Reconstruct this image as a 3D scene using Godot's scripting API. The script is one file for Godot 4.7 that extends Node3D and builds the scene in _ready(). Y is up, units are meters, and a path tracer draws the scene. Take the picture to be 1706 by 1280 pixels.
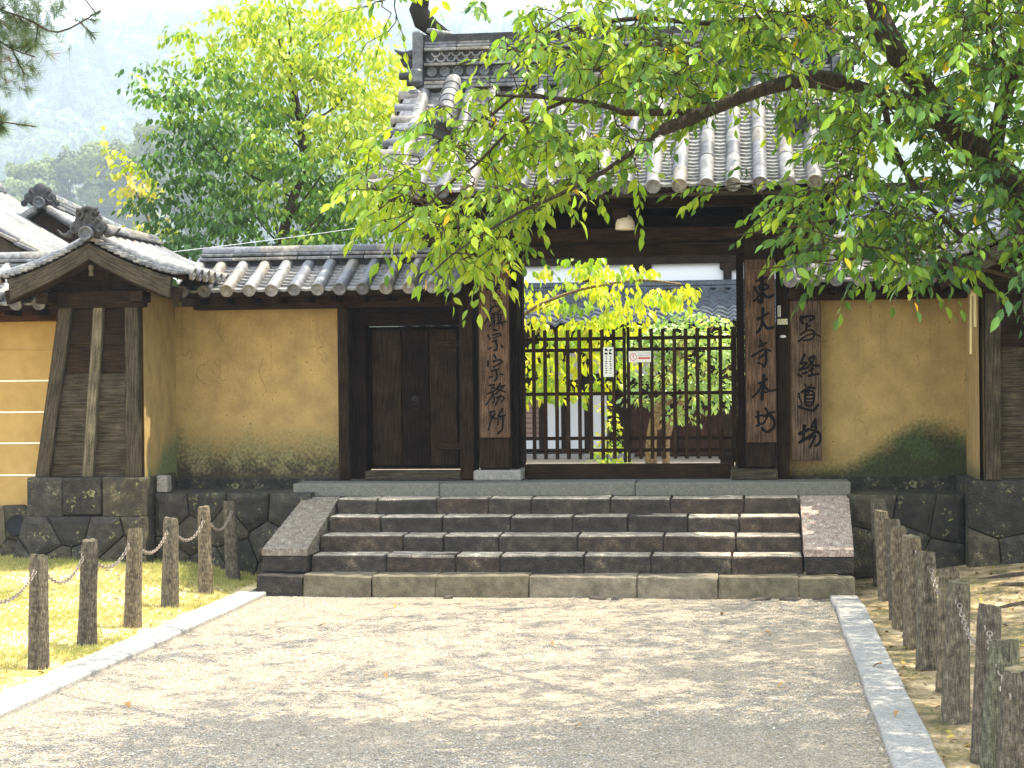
extends Node3D

# ---------------------------------------------------------------- helpers
var frames := {}
var taken := {}
var rng := RandomNumberGenerator.new()
var mats := {}
const SUN_TO := Vector3(0.40, 0.90, -0.17)

class Shape:
	var v := PackedVector3Array()
	var n := PackedVector3Array()
	var t := PackedVector2Array()
	var i := PackedInt32Array()

	func poly(p: Array, out: Vector3, uv: Array = []) -> void:
		var nn: Vector3 = Vector3.ZERO
		for k in p.size():
			var a: Vector3 = p[k]
			var b: Vector3 = p[(k + 1) % p.size()]
			nn += a.cross(b)
		nn = nn.normalized()
		var ccw := nn.dot(out) >= 0.0
		if not ccw:
			nn = -nn
		var at := v.size()
		for k in p.size():
			v.append(p[k])
			n.append(nn)
			t.append(uv[k] if uv.size() else Vector2(p[k].x + p[k].z, p[k].y))
		for k in range(1, p.size() - 1):
			if ccw:
				i.append_array(PackedInt32Array([at, at + k + 1, at + k]))
			else:
				i.append_array(PackedInt32Array([at, at + k, at + k + 1]))

	# rows of points; smooth; normal is sgn * (along a row) x (down the rows)
	func grid(rows: Array, sgn := 1.0, us := 1.0, vs := 1.0, closed := false, uvs: Array = []) -> void:
		var at := v.size()
		var m: int = rows.size()
		var k: int = rows[0].size()
		for r in m:
			var r0: int = maxi(r - 1, 0)
			var r1: int = mini(r + 1, m - 1)
			for c in k:
				var c0 := c - 1
				var c1 := c + 1
				if closed:
					c0 = k - 2 if c == 0 else c - 1
					c1 = 1 if c == k - 1 else c + 1
				else:
					c0 = maxi(c0, 0)
					c1 = mini(c1, k - 1)
				var du: Vector3 = rows[r][c1] - rows[r][c0]
				var dv: Vector3 = rows[r1][c] - rows[r0][c]
				var nn := du.cross(dv) * sgn
				v.append(rows[r][c])
				n.append(nn.normalized() if nn.length_squared() > 1e-16 else Vector3.UP)
				t.append(uvs[r][c] if uvs.size() else Vector2(us * c / (k - 1), vs * r / (m - 1)))
		for r in m - 1:
			for c in k - 1:
				var a := at + r * k + c
				var b := a + 1
				var d := a + k
				var e := d + 1
				if sgn > 0:
					i.append_array(PackedInt32Array([a, e, b, a, d, e]))
				else:
					i.append_array(PackedInt32Array([a, b, e, a, e, d]))

	func box(size: Vector3, xf := Transform3D(), bevel := 0.006, grain := 0, uvo := Vector2.ZERO) -> void:
		var h := size * 0.5
		var bv: float = minf(bevel, minf(h.x, minf(h.y, h.z)) * 0.7)
		var o1 := (grain + 1) % 3
		var o2 := (grain + 2) % 3
		var put := func(pts: Array, out: Vector3):
			var uv := []
			var wp := []
			for q in pts:
				var ax := o2 if absf(out[o1]) > absf(out[o2]) else o1
				if absf(out[grain]) > 0.8:
					uv.append(uvo + Vector2(q[o1] * 0.3, q[o2]))
				else:
					uv.append(uvo + Vector2(q[grain], q[ax] + 0.37 * signf(out[o1]) + 0.61 * signf(out[o2])))
				wp.append(xf * q)
			poly(wp, xf.basis * out, uv)
		var pt := func(s: Vector3, axis: int) -> Vector3:
			var q := Vector3(s.x * (h.x - bv), s.y * (h.y - bv), s.z * (h.z - bv))
			q[axis] = s[axis] * h[axis]
			return q
		for axis in 3:
			var a1 := (axis + 1) % 3
			var a2 := (axis + 2) % 3
			for sg in [-1.0, 1.0]:
				var out := Vector3.ZERO
				out[axis] = sg
				var pts := []
				for q in [[-1, -1], [1, -1], [1, 1], [-1, 1]]:
					var s := Vector3.ZERO
					s[axis] = sg
					s[a1] = q[0]
					s[a2] = q[1]
					pts.append(pt.call(s, axis))
				put.call(pts, out)
			if bv <= 0.0:
				continue
			for q in [[-1, -1], [1, -1], [1, 1], [-1, 1]]:
				var lo := Vector3.ZERO
				var hi := Vector3.ZERO
				lo[axis] = -1
				hi[axis] = 1
				lo[a1] = q[0]
				hi[a1] = q[0]
				lo[a2] = q[1]
				hi[a2] = q[1]
				var out := Vector3.ZERO
				out[a1] = q[0]
				out[a2] = q[1]
				put.call([pt.call(lo, a1), pt.call(hi, a1), pt.call(hi, a2), pt.call(lo, a2)], out)
		if bv > 0.0:
			for sx in [-1, 1]:
				for sy in [-1, 1]:
					for sz in [-1, 1]:
						var s := Vector3(sx, sy, sz)
						put.call([pt.call(s, 0), pt.call(s, 1), pt.call(s, 2)], s)

	func tube(path: Array, radii: Array, sides := 8, caps := true) -> void:
		var rows := []
		var side := Vector3.ZERO
		for k in path.size():
			var p: Vector3 = path[k]
			var d: Vector3 = (path[mini(k + 1, path.size() - 1)] - path[maxi(k - 1, 0)]).normalized()
			if side == Vector3.ZERO:
				side = d.cross(Vector3.UP if absf(d.y) < 0.9 else Vector3.RIGHT).normalized()
			side = (side - d * side.dot(d)).normalized()
			var up := d.cross(side)
			var row := PackedVector3Array()
			for c in sides + 1:
				var a := TAU * c / sides
				row.append(p + (side * cos(a) + up * sin(a)) * float(radii[k]))
			rows.append(row)
		grid(rows, 1.0, 1.0, 1.0, true)
		if caps:
			for e in [0, path.size() - 1]:
				var ring := []
				for c in sides:
					ring.append(rows[e][c])
				var d: Vector3 = path[e] - path[1 if e == 0 else e - 1]
				poly(ring, d)

	# profile of (radius, height) turned about y
	func lathe(profile: Array, sides := 16, xf := Transform3D()) -> void:
		var rows := []
		for q in profile:
			var row := PackedVector3Array()
			for c in sides + 1:
				var a := TAU * c / sides
				row.append(xf * Vector3(cos(a) * q.x, q.y, -sin(a) * q.x))
			rows.append(row)
		grid(rows, 1.0 if profile[0].y < profile[-1].y else -1.0, 1.0, 1.0, true)

	func add(o: Shape, xf: Transform3D) -> void:
		var at := v.size()
		for k in o.v.size():
			v.append(xf * o.v[k])
			n.append((xf.basis * o.n[k]).normalized())
		t.append_array(o.t)
		for k in o.i.size():
			i.append(at + o.i[k])

	func mesh() -> ArrayMesh:
		var a := []
		a.resize(Mesh.ARRAY_MAX)
		a[Mesh.ARRAY_VERTEX] = v
		a[Mesh.ARRAY_NORMAL] = n
		a[Mesh.ARRAY_TEX_UV] = t
		a[Mesh.ARRAY_INDEX] = i
		var m := ArrayMesh.new()
		m.add_surface_from_arrays(Mesh.PRIMITIVE_TRIANGLES, a)
		return m

func rn(a: float, b: float) -> float:
	return rng.randf_range(a, b)

func numbered(called: String) -> String:
	taken[called] = taken.get(called, -1) + 1
	return called if taken[called] == 0 else "%s_%03d" % [called, taken[called]]

func at(p: Vector3, turn := 0.0) -> Transform3D:
	return Transform3D(Basis(Vector3.UP, turn), p)

func tag(o: Node3D, label: String, category: String, group := "", kind := "") -> Node3D:
	if label: o.set_meta("label", label)
	if category: o.set_meta("category", category)
	if group: o.set_meta("group", group)
	if kind: o.set_meta("kind", kind)
	return o

func thing(called: String, where: Transform3D, label: String, category: String, group := "") -> Node3D:
	var o := Node3D.new()
	o.name = numbered(called)
	o.transform = where
	add_child(o)
	frames[o] = where
	return tag(o, label, category, group, "thing")

# a mesh whose own axes lie at the world frame xf, under parent
func part(parent: Node3D, called: String, m: Mesh, mt: Material, xf := Transform3D(), stuff := false) -> MeshInstance3D:
	var o := MeshInstance3D.new()
	o.name = called if parent != self else numbered(called)
	o.mesh = m
	o.material_override = mt
	parent.add_child(o, true)
	o.transform = xf if parent == self else (frames[parent] as Transform3D).affine_inverse() * xf
	frames[o] = xf
	if stuff:
		o.set_meta("kind", "stuff")
	return o

func beam(parent: Node3D, called: String, lo: Vector3, hi: Vector3, mt: Material, grain := -1, bevel := 0.006) -> MeshInstance3D:
	var s := Shape.new()
	var size := hi - lo
	if grain < 0:
		grain = size.max_axis_index()
	s.box(size, Transform3D(), bevel, grain, Vector2(rn(0, 4), rn(0, 4)))
	return part(parent, called, s.mesh(), mt, at((lo + hi) * 0.5))

func scatter(parent: Node3D, called: String, m: Mesh, mt: Material, xfs: Array, cols: Array = []) -> MultiMeshInstance3D:
	var mm := MultiMesh.new()
	mm.transform_format = MultiMesh.TRANSFORM_3D
	mm.use_colors = cols.size() > 0
	mm.mesh = m
	mm.instance_count = xfs.size()
	for k in xfs.size():
		mm.set_instance_transform(k, xfs[k])
		if cols.size():
			mm.set_instance_color(k, cols[k])
	var o := MultiMeshInstance3D.new()
	o.name = called if parent != self else numbered(called)
	o.multimesh = mm
	o.material_override = mt
	o.set_meta("kind", "stuff")
	parent.add_child(o, true)
	if parent != self:
		o.transform = (frames[parent] as Transform3D).affine_inverse()
	return o

# ---------------------------------------------------------------- textures
func field(sd: int, period: float, w: int, h: int, oct := 4, cell := false) -> PackedByteArray:
	var f := FastNoiseLite.new()
	f.seed = sd
	f.noise_type = FastNoiseLite.TYPE_CELLULAR if cell else FastNoiseLite.TYPE_SIMPLEX_SMOOTH
	f.frequency = 1.0 / period
	f.fractal_octaves = oct
	if cell:
		f.fractal_type = FastNoiseLite.FRACTAL_NONE
		f.cellular_return_type = FastNoiseLite.RETURN_CELL_VALUE
	var im := f.get_seamless_image(w, h)
	im.convert(Image.FORMAT_L8)
	return im.get_data()

func streaks(sd: int, w: int, size: int, period: float) -> PackedByteArray:
	var f := FastNoiseLite.new()
	f.seed = sd
	f.frequency = 1.0 / period
	f.fractal_octaves = 4
	var im := f.get_seamless_image(w, size)
	im.convert(Image.FORMAT_L8)
	im.resize(size, size, Image.INTERPOLATE_CUBIC)
	return im.get_data()

func ramp(stops: Array) -> PackedByteArray:
	var g := Gradient.new()
	var offs := PackedFloat32Array()
	var cols := PackedColorArray()
	for s in stops:
		offs.append(s[0])
		cols.append(s[1])
	g.offsets = offs
	g.colors = cols
	var lut := PackedByteArray()
	for k in 256:
		var c := g.sample(k / 255.0)
		lut.append_array(PackedByteArray([int(c.r * 255), int(c.g * 255), int(c.b * 255)]))
	return lut

# weighted layers -> [colour texture, height texture]
func picture(size: int, layers: Array, stops: Array, gain := 1.0) -> Array:
	var lut := ramp(stops)
	var rgb := PackedByteArray()
	rgb.resize(size * size * 3)
	var hi := PackedByteArray()
	hi.resize(size * size)
	var total := 0.0
	for l in layers:
		total += l[1]
	for k in size * size:
		var s := 0.0
		for l in layers:
			s += l[0][k] * l[1]
		var q := clampi(int((s / total - 127.5) * gain + 127.5), 0, 255)
		hi[k] = q
		rgb[k * 3] = lut[q * 3]
		rgb[k * 3 + 1] = lut[q * 3 + 1]
		rgb[k * 3 + 2] = lut[q * 3 + 2]
	return [ImageTexture.create_from_image(Image.create_from_data(size, size, false, Image.FORMAT_RGB8, rgb)),
		ImageTexture.create_from_image(Image.create_from_data(size, size, false, Image.FORMAT_L8, hi))]

func material(called: String, tex: Array, metres: float, rough: float, bump: float, tint := Color.WHITE, tri := true, spec := 0.5) -> StandardMaterial3D:
	var m := StandardMaterial3D.new()
	m.resource_name = called
	m.albedo_color = tint
	m.roughness = rough
	m.metallic_specular = spec
	if tex.size():
		m.albedo_texture = tex[0]
		if bump > 0:
			m.heightmap_enabled = true
			m.heightmap_texture = tex[1]
			m.heightmap_scale = bump
	m.uv1_scale = Vector3.ONE / metres
	if tri:
		m.uv1_triplanar = true
		m.uv1_world_triplanar = true
	mats[called] = m
	return m

func plain(called: String, lin: Color, rough := 0.7) -> StandardMaterial3D:
	return material(called, [], 1.0, rough, 0.0, lin.linear_to_srgb())

func tinted(from: String, called: String, tint: Color, rough := -1.0) -> StandardMaterial3D:
	var m: StandardMaterial3D = mats[from].duplicate()
	m.resource_name = called
	m.albedo_color = tint
	if rough >= 0:
		m.roughness = rough
	mats[called] = m
	return m

func C(r: float, g: float, b: float) -> Color:
	return Color(r, g, b)

func make_materials() -> void:
	var n1 := field(11, 60, 512, 512, 5)
	var n2 := field(12, 9, 512, 512, 3)
	var n3 := field(13, 200, 512, 512, 3)
	var c1 := field(14, 7, 512, 512, 1, true)
	var grain := picture(512, [[streaks(21, 24, 512, 9), 1.0], [streaks(22, 90, 512, 4), 0.55], [n3, 0.6]], [[0.0, C(.42, .42, .42)], [0.45, C(.70, .69, .67)], [1.0, C(1, .98, .95)]], 1.9)
	material("dark_wood", grain, 0.9, 0.9, 0.25, C(.225, .18, .14), false, 0.15)
	tinted("dark_wood", "black_wood", C(.155, .118, .10))
	tinted("dark_wood", "brown_wood", C(.26, .20, .155))
	tinted("dark_wood", "weathered_wood", C(.345, .32, .275))
	tinted("dark_wood", "silver_wood", C(.50, .475, .40))
	tinted("dark_wood", "sign_wood", C(.45, .36, .29))
	tinted("dark_wood", "sign_wood_grey", C(.45, .38, .315))
	tinted("dark_wood", "red_wood", C(.35, .235, .18))
	var stone := picture(512, [[n1, 1.0], [n2, 0.8], [n3, 0.5]], [[0.0, C(.19, .185, .175)], [0.45, C(.295, .283, .265)], [0.68, C(.37, .355, .325)], [0.86, C(.47, .455, .41)], [1.0, C(.62, .60, .54)]], 1.8)
	material("dark_stone", stone, 1.1, 0.9, 1.2, C(.66, .645, .62))
	tinted("dark_stone", "dark_stone_b", C(.54, .53, .50))
	tinted("dark_stone", "dark_stone_c", C(.74, .71, .60))
	tinted("dark_stone", "step_stone", C(.76, .71, .66))
	tinted("dark_stone", "step_stone_b", C(.65, .61, .58))
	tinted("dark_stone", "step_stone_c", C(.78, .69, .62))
	tinted("dark_stone", "lit_tread", C(2.0, 1.93, 1.83))  # paler copies of the step stone: light on the treads painted into the tint
	tinted("dark_stone", "lit_tread_b", C(1.8, 1.74, 1.68))
	var lich := Image.create(512, 512, false, Image.FORMAT_RGBA8)
	var l1 := field(71, 22, 512, 512, 3)
	var l2 := field(72, 130, 512, 512, 2)
	for k in 512 * 512:
		var q: float = smoothstep(0.68, 0.80, (l1[k] * 0.55 + l2[k] * 0.45) / 255.0)
		lich.set_pixel(k % 512, k / 512, Color(.44 + l1[k] / 1400.0, .44 + l1[k] / 1500.0, .38, q * 0.6))
	var lichen := ImageTexture.create_from_image(lich)
	for nm in ["dark_stone", "dark_stone_b", "dark_stone_c"]:
		var dm: StandardMaterial3D = mats[nm]
		dm.detail_enabled = true
		dm.detail_albedo = lichen
		dm.detail_blend_mode = BaseMaterial3D.BLEND_MODE_MIX
	var tan := picture(512, [[n1, 1.0], [n2, 0.9], [n3, 0.8]], [[0.0, C(.30, .275, .23)], [0.4, C(.44, .405, .335)], [0.7, C(.54, .50, .42)], [1.0, C(.66, .63, .55)]], 1.3)
	material("tan_stone", tan, 1.0, 0.9, 1.0)
	tinted("tan_stone", "tan_stone_b", C(.86, .86, .82))
	var pink := picture(512, [[n1, 0.6], [n2, 1.0], [c1, 0.5]], [[0.0, C(.34, .29, .27)], [0.4, C(.56, .47, .43)], [0.65, C(.68, .60, .55)], [0.8, C(.74, .74, .66)], [1.0, C(.84, .83, .76)]], 1.7)
	material("slab_stone", pink, 0.8, 0.85, 0.6)
	mats.slab_stone.detail_enabled = true
	mats.slab_stone.detail_albedo = lichen
	tinted("slab_stone", "slab_stone_grey", C(.78, .81, .79))
	var granite := picture(512, [[n1, 0.4], [n2, 0.7], [c1, 0.7]], [[0.0, C(.50, .50, .51)], [0.5, C(.72, .72, .73)], [1.0, C(.86, .86, .86)]], 1.3)
	material("kerb_stone", granite, 0.6, 0.85, 0.3, C(.79, .77, .735))
	tinted("kerb_stone", "grey_granite", C(.72, .70, .66))
	tinted("kerb_stone", "landing_stone", C(.56, .55, .50))
	var tile := picture(512, [[n1, 1.0], [n2, 0.35], [n3, 0.9]], [[0.0, C(.26, .255, .25)], [0.5, C(.45, .445, .44)], [1.0, C(.63, .62, .60)]], 1.7)
	material("tile", tile, 0.5, 0.5, 0.15)
	tinted("tile", "tile_b", C(.84, .85, .90))
	tinted("tile", "tile_c", C(1.0, .96, .90))
	tinted("tile", "tile_d", C(.68, .70, .74))
	tinted("tile", "tile_dark", C(.46, .46, .47), 0.8)
	tinted("tile", "blue_tile", C(.66, .72, .80), 0.35)
	var gravel := picture(512, [[n1, 0.35], [n2, 0.7], [c1, 1.0], [n3, 0.3]], [[0.0, C(.37, .335, .285)], [0.4, C(.56, .505, .43)], [0.7, C(.655, .60, .515)], [1.0, C(.78, .725, .635)]], 1.5)
	material("gravel", gravel, 0.55, 0.95, 1.0)
	var dirt := picture(512, [[n1, 1.0], [n2, 0.6], [n3, 0.9]], [[0.0, C(.24, .23, .12)], [0.3, C(.38, .34, .19)], [0.5, C(.53, .45, .32)], [0.75, C(.66, .58, .45)], [1.0, C(.76, .69, .56)]], 1.7)
	material("dirt", dirt, 2.3, 0.95, 1.5)
	var lawn := picture(512, [[n1, 1.0], [n2, 0.7], [n3, 1.1]], [[0.0, C(.48, .46, .24)], [0.22, C(.66, .58, .34)], [0.42, C(.74, .66, .46)], [0.7, C(.80, .73, .56)], [1.0, C(.84, .78, .66)]], 1.8)
	material("lawn_soil", lawn, 2.6, 0.95, 1.5)
	var plaster := picture(512, [[n1, 0.7], [n2, 0.45], [n3, 1.0]], [[0.0, C(.56, .465, .28)], [0.5, C(.62, .525, .325)], [1.0, C(.68, .58, .38)]], 1.2)
	material("plaster", plaster, 1.3, 0.95, 0.25)
	tinted("plaster", "plaster_lit", C(1.06, 1.03, .98))
	var bark := picture(512, [[streaks(31, 40, 512, 9), 1.0], [n2, 0.7], [n1, 0.7]], [[0.0, C(.12, .108, .095)], [0.45, C(.31, .285, .25)], [0.8, C(.48, .45, .40)], [1.0, C(.62, .60, .55)]], 1.9)
	# streaks run along x in the picture: turn them upright
	var up0: Image = bark[0].get_image()
	var up1: Image = bark[1].get_image()
	up0.rotate_90(CLOCKWISE)
	up1.rotate_90(CLOCKWISE)
	var bark_up := [ImageTexture.create_from_image(up0), ImageTexture.create_from_image(up1)]
	material("post_bark", bark_up, 0.42, 0.95, 1.7, C(1.10, 1.08, 1.0))
	tinted("post_bark", "post_bark_b", C(.98, .965, .91))
	tinted("post_bark", "post_bark_c", C(1.2, 1.15, 1.03))
	tinted("post_bark", "post_bark_green", C(1.0, 1.07, .95))
	material("tree_bark", bark, 0.35, 0.95, 2.0, C(.78, .71, .62))
	tinted("tree_bark", "twig", C(.80, .68, .50))
	tinted("tree_bark", "pale_bark", C(1.7, 1.52, 1.2))
	plain("white_paint", C(.78, .79, .80), 0.6)
	plain("white_line", C(.80, .77, .66), 0.8)
	plain("ink", C(.008, .007, .007), 0.9).metallic_specular = 0.05
	plain("paper", C(.66, .66, .60), 0.7)
	plain("red_ink", C(.50, .05, .05), 0.6)
	plain("dark_hole", C(.01, .01, .01), 0.9)
	plain("lamp_shade", C(.62, .54, .40), 0.5)
	plain("cream_plate", C(.62, .58, .40), 0.6)
	plain("steel", C(.24, .20, .165), 0.55).metallic = 0.3
	plain("iron", C(.02, .018, .016), 0.9).metallic_specular = 0.15
	plain("pole_wood", C(.50, .40, .20), 0.7)
	plain("shoji", C(.70, .72, .76), 0.8)
	plain("blind", C(.30, .20, .16), 0.8)
	plain("hill_soil", C(.06, .09, .035), 0.95)
	plain("field_soil", C(.10, .10, .05), 0.95)
	plain("dead_leaf", C(.30, .16, .05), 0.8)

func leaf_material(called: String, rough := 0.42, back := Color(1, 1, 0.72), amount := 1.0, spec := 0.5) -> StandardMaterial3D:
	var m := StandardMaterial3D.new()
	m.resource_name = called
	m.vertex_color_use_as_albedo = true
	m.roughness = rough
	m.metallic_specular = spec
	m.backlight_enabled = true
	m.backlight = Color(back.r * amount, back.g * amount, back.b * amount).linear_to_srgb()
	mats[called] = m
	return m

# ---------------------------------------------------------------- leaf shapes
func leaf_shape(ys: Array, ws: Array, fold := 0.06, curl := 0.16) -> Shape:
	var s := Shape.new()
	for side in [-1.0, 1.0]:
		for k in ys.size() - 1:
			var y0: float = ys[k]
			var y1: float = ys[k + 1]
			var m0 := Vector3(0, y0, -curl * y0 * y0)
			var m1 := Vector3(0, y1, -curl * y1 * y1)
			var e0 := m0 + Vector3(side * ws[k], 0, fold * ws[k] * 5.0)
			var e1 := m1 + Vector3(side * ws[k + 1], 0, fold * ws[k + 1] * 5.0)
			if ws[k] < 0.001:
				s.poly([m0, m1, e1], Vector3.BACK)
			elif ws[k + 1] < 0.001:
				s.poly([m0, m1, e0], Vector3.BACK)
			else:
				s.poly([m0, m1, e1, e0], Vector3.BACK)
	return s

func leaf_frame(p: Vector3, dir: Vector3, size: float, roll := 0.6) -> Transform3D:
	var y := dir.normalized()
	var up := Vector3(rn(-roll, roll), 1.0, rn(-roll, roll) + 0.12)
	var z := up - y * up.dot(y)
	if z.length() < 0.05:
		z = Vector3(rn(-1, 1), 0, rn(-1, 1))
		z -= y * z.dot(y)
	z = z.normalized()
	return Transform3D(Basis(y.cross(z), y, z).scaled_local(Vector3.ONE * size), p)

func rand_dir() -> Vector3:
	var d := Vector3(rn(-1, 1), rn(-1, 1), rn(-1, 1))
	return d.normalized() if d.length() > 0.05 else Vector3.UP

# ---------------------------------------------------------------- roofs
# slope of unit parameter s (0 at the ridge, 1 at the eave) in the frame of the roof
func slope_point(w: float, h: float, c: float, s: float) -> Vector3:
	return Vector3(0, -h * ((1.0 + c) * s - c * s * s), w * s)

func half_pipe(r0: float, r1: float, length: float, th: float, a := 1.75) -> Shape:
	var s := Shape.new()
	var rows := []
	var inner := []
	for k in 2:
		var r := r0 if k == 0 else r1
		var z := 0.0 if k == 0 else length
		var row := PackedVector3Array()
		var rin := PackedVector3Array()
		for q in 11:
			var g := lerpf(-a, a, q / 10.0)
			row.append(Vector3(sin(g) * r, cos(g) * r, z))
			rin.append(Vector3(sin(g) * (r - th), cos(g) * (r - th), z))
		rows.append(row)
		inner.append(rin)
	s.grid(rows, -1.0)
	for q in 10:
		s.poly([rows[1][q], rows[1][q + 1], inner[1][q + 1], inner[1][q]], Vector3.BACK)
	return s

func disc(r: float, z: float, th: float) -> Shape:
	var s := Shape.new()
	var x := Transform3D(Basis(Vector3.RIGHT, PI / 2), Vector3(0, 0, z))
	s.lathe([Vector2(0.0, th * 0.55), Vector2(r * 0.30, th * 0.6), Vector2(r * 0.36, th * 0.4), Vector2(r * 0.66, th * 0.4), Vector2(r * 0.72, th), Vector2(r * 0.94, th), Vector2(r, th * 0.8), Vector2(r, -th)], 18, x)
	return s

func tile_mats() -> Array:
	return [mats.tile, mats.tile_b, mats.tile_c, mats.tile_d, mats.tile]

# One sloping side. frame: x along the ridge, y up, +z down the slope. lay_pieces: each round tile a part
func roof_side(owner: Node3D, frame: Transform3D, x0: float, x1: float, w: float, h: float, c: float, gap: float, r: float, pieces: bool, rows_step := 0.075, long := 0.30, tone := ""):
	var deck := Shape.new()
	var top := []
	var bot := []
	for k in 9:
		var p := slope_point(w, h, c, k / 8.0)
		top.append(PackedVector3Array([Vector3(x0, p.y, p.z), Vector3(x1, p.y, p.z)]))
		bot.append(PackedVector3Array([Vector3(x0, p.y - 0.05, p.z), Vector3(x1, p.y - 0.05, p.z)]))
	deck.grid(top, -1.0)
	deck.grid(bot, 1.0)
	var e := slope_point(w, h, c, 1.0)
	deck.poly([Vector3(x0, e.y, e.z), Vector3(x1, e.y, e.z), Vector3(x1, e.y - 0.05, e.z), Vector3(x0, e.y - 0.05, e.z)], Vector3.BACK)
	for x in [x0, x1]:
		for k in 8:
			deck.poly([top[k][0 if x == x0 else 1], top[k + 1][0 if x == x0 else 1], bot[k + 1][0 if x == x0 else 1], bot[k][0 if x == x0 else 1]], Vector3(x - (x0 + x1) * 0.5, 0, 0))
	var roof := part(owner, "roof", deck.mesh(), mats.dark_wood, frame)
	var length := 0.0
	var last := Vector3.ZERO
	for k in range(1, 21):
		var p := slope_point(w, h, c, k / 20.0)
		length += p.distance_to(last)
		last = p
	var n := int(round((x1 - x0) / gap))
	var g := (x1 - x0) / n
	# pan tiles between the round ones
	var pan := Shape.new()
	var lift := 0.020
	var count := int(length / rows_step)
	for row in count:
		var s0 := float(row) / count
		var s1 := float(row + 1) / count
		var p0 := slope_point(w, h, c, s0)
		var p1 := slope_point(w, h, c, minf(s1 * 1.0, 1.0)) + Vector3(0, 0, 0.004)
		if row == count - 1:
			p1 += (p1 - p0).normalized() * 0.035
		for k in n:
			var xa := x0 + g * k
			var tb := []
			var te := []
			var lo := []
			var jit := rn(-0.003, 0.003)
			for q in 5:
				var f := q / 4.0
				var dip := -0.030 * (1.0 - pow(2.0 * f - 1.0, 2.0)) + 0.034
				tb.append(Vector3(xa + g * f, p0.y + dip, p0.z))
				te.append(Vector3(xa + g * f, p1.y + dip + lift + jit, p1.z))
				lo.append(Vector3(xa + g * f, p1.y + dip - 0.004, p1.z - 0.002))
			for q in 4:
				pan.poly([tb[q], tb[q + 1], te[q + 1], te[q]], Vector3.UP)
				pan.poly([te[q], te[q + 1], lo[q + 1], lo[q]], Vector3.BACK)
	part(roof, "pan_tiles", pan.mesh(), mats.tile if tone == "" else mats[tone], frame, true)
	var tiles := maxi(1, int(round(length / long)))
	var tile_len := length / tiles
	var plainm := half_pipe(r * 0.97, r, tile_len + 0.01, 0.016).mesh()
	var es := half_pipe(r * 0.97, r, tile_len + 0.045, 0.016)
	es.add(disc(r * 1.04, tile_len + 0.045, 0.014), Transform3D())
	var endm := es.mesh()
	var joined := Shape.new()
	var tm := tile_mats()
	for k in n + 1:
		var s := 0.0
		for q in tiles:
			var a := slope_point(w, h, c, float(q) / tiles)
			var b := slope_point(w, h, c, float(q + 1) / tiles)
			var zd := (b - a).normalized()
			var yd := zd.cross(Vector3.RIGHT).normalized()
			var turn := rn(-0.012, 0.012)
			var x := Transform3D(Basis(Vector3.RIGHT, yd, zd).rotated(yd, turn), Vector3(x0 + g * k, a.y, a.z) + yd * (r * 0.42 + rn(-0.002, 0.003) + 0.002 * (q % 2)))
			if pieces:
				part(roof, "eave_tile" if q == tiles - 1 else "round_tile", endm if q == tiles - 1 else plainm, tm[rng.randi() % 5] if tone == "" else mats[tone], frame * x)
			else:
				joined.add(es if q == tiles - 1 else half_pipe(r * 0.97, r, tile_len + 0.01, 0.016), x)
	if not pieces:
		part(roof, "round_tiles", joined.mesh(), mats.tile if tone == "" else mats[tone], frame, true)
	return roof

# ridge of stacked flat tiles with a round cap; along x from x0 to x1 in frame
func ridge(owner: Node3D, frame: Transform3D, x0: float, x1: float, layers: Array, cap_r: float, seg := 0.30) -> void:
	var y := 0.0
	var tm := tile_mats()
	for l in layers:
		# [half depth, thickness]
		var n := maxi(1, int(round((x1 - x0) / (seg * 1.15))))
		var g := (x1 - x0) / n
		for k in n:
			var s := Shape.new()
			s.box(Vector3(g - 0.004, l[1], l[0] * 2.0), Transform3D(), 0.006)
			part(owner, "ridge_tile", s.mesh(), tm[rng.randi() % 5], frame * at(Vector3(x0 + g * (k + 0.5), y + l[1] * 0.5 + rn(-0.0015, 0.0015), rn(-0.002, 0.002))))
		y += l[1] + 0.016
	var n2 := maxi(1, int(round((x1 - x0) / seg)))
	var g2 := (x1 - x0) / n2
	var m := half_pipe(cap_r, cap_r * 0.965, g2 + 0.004, 0.014, 1.6).mesh()
	for k in n2:
		part(owner, "ridge_cap", m, tm[rng.randi() % 5], frame * Transform3D(Basis(Vector3.UP, PI / 2), Vector3(x0 + g2 * k, y - 0.004, 0)))

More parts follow.
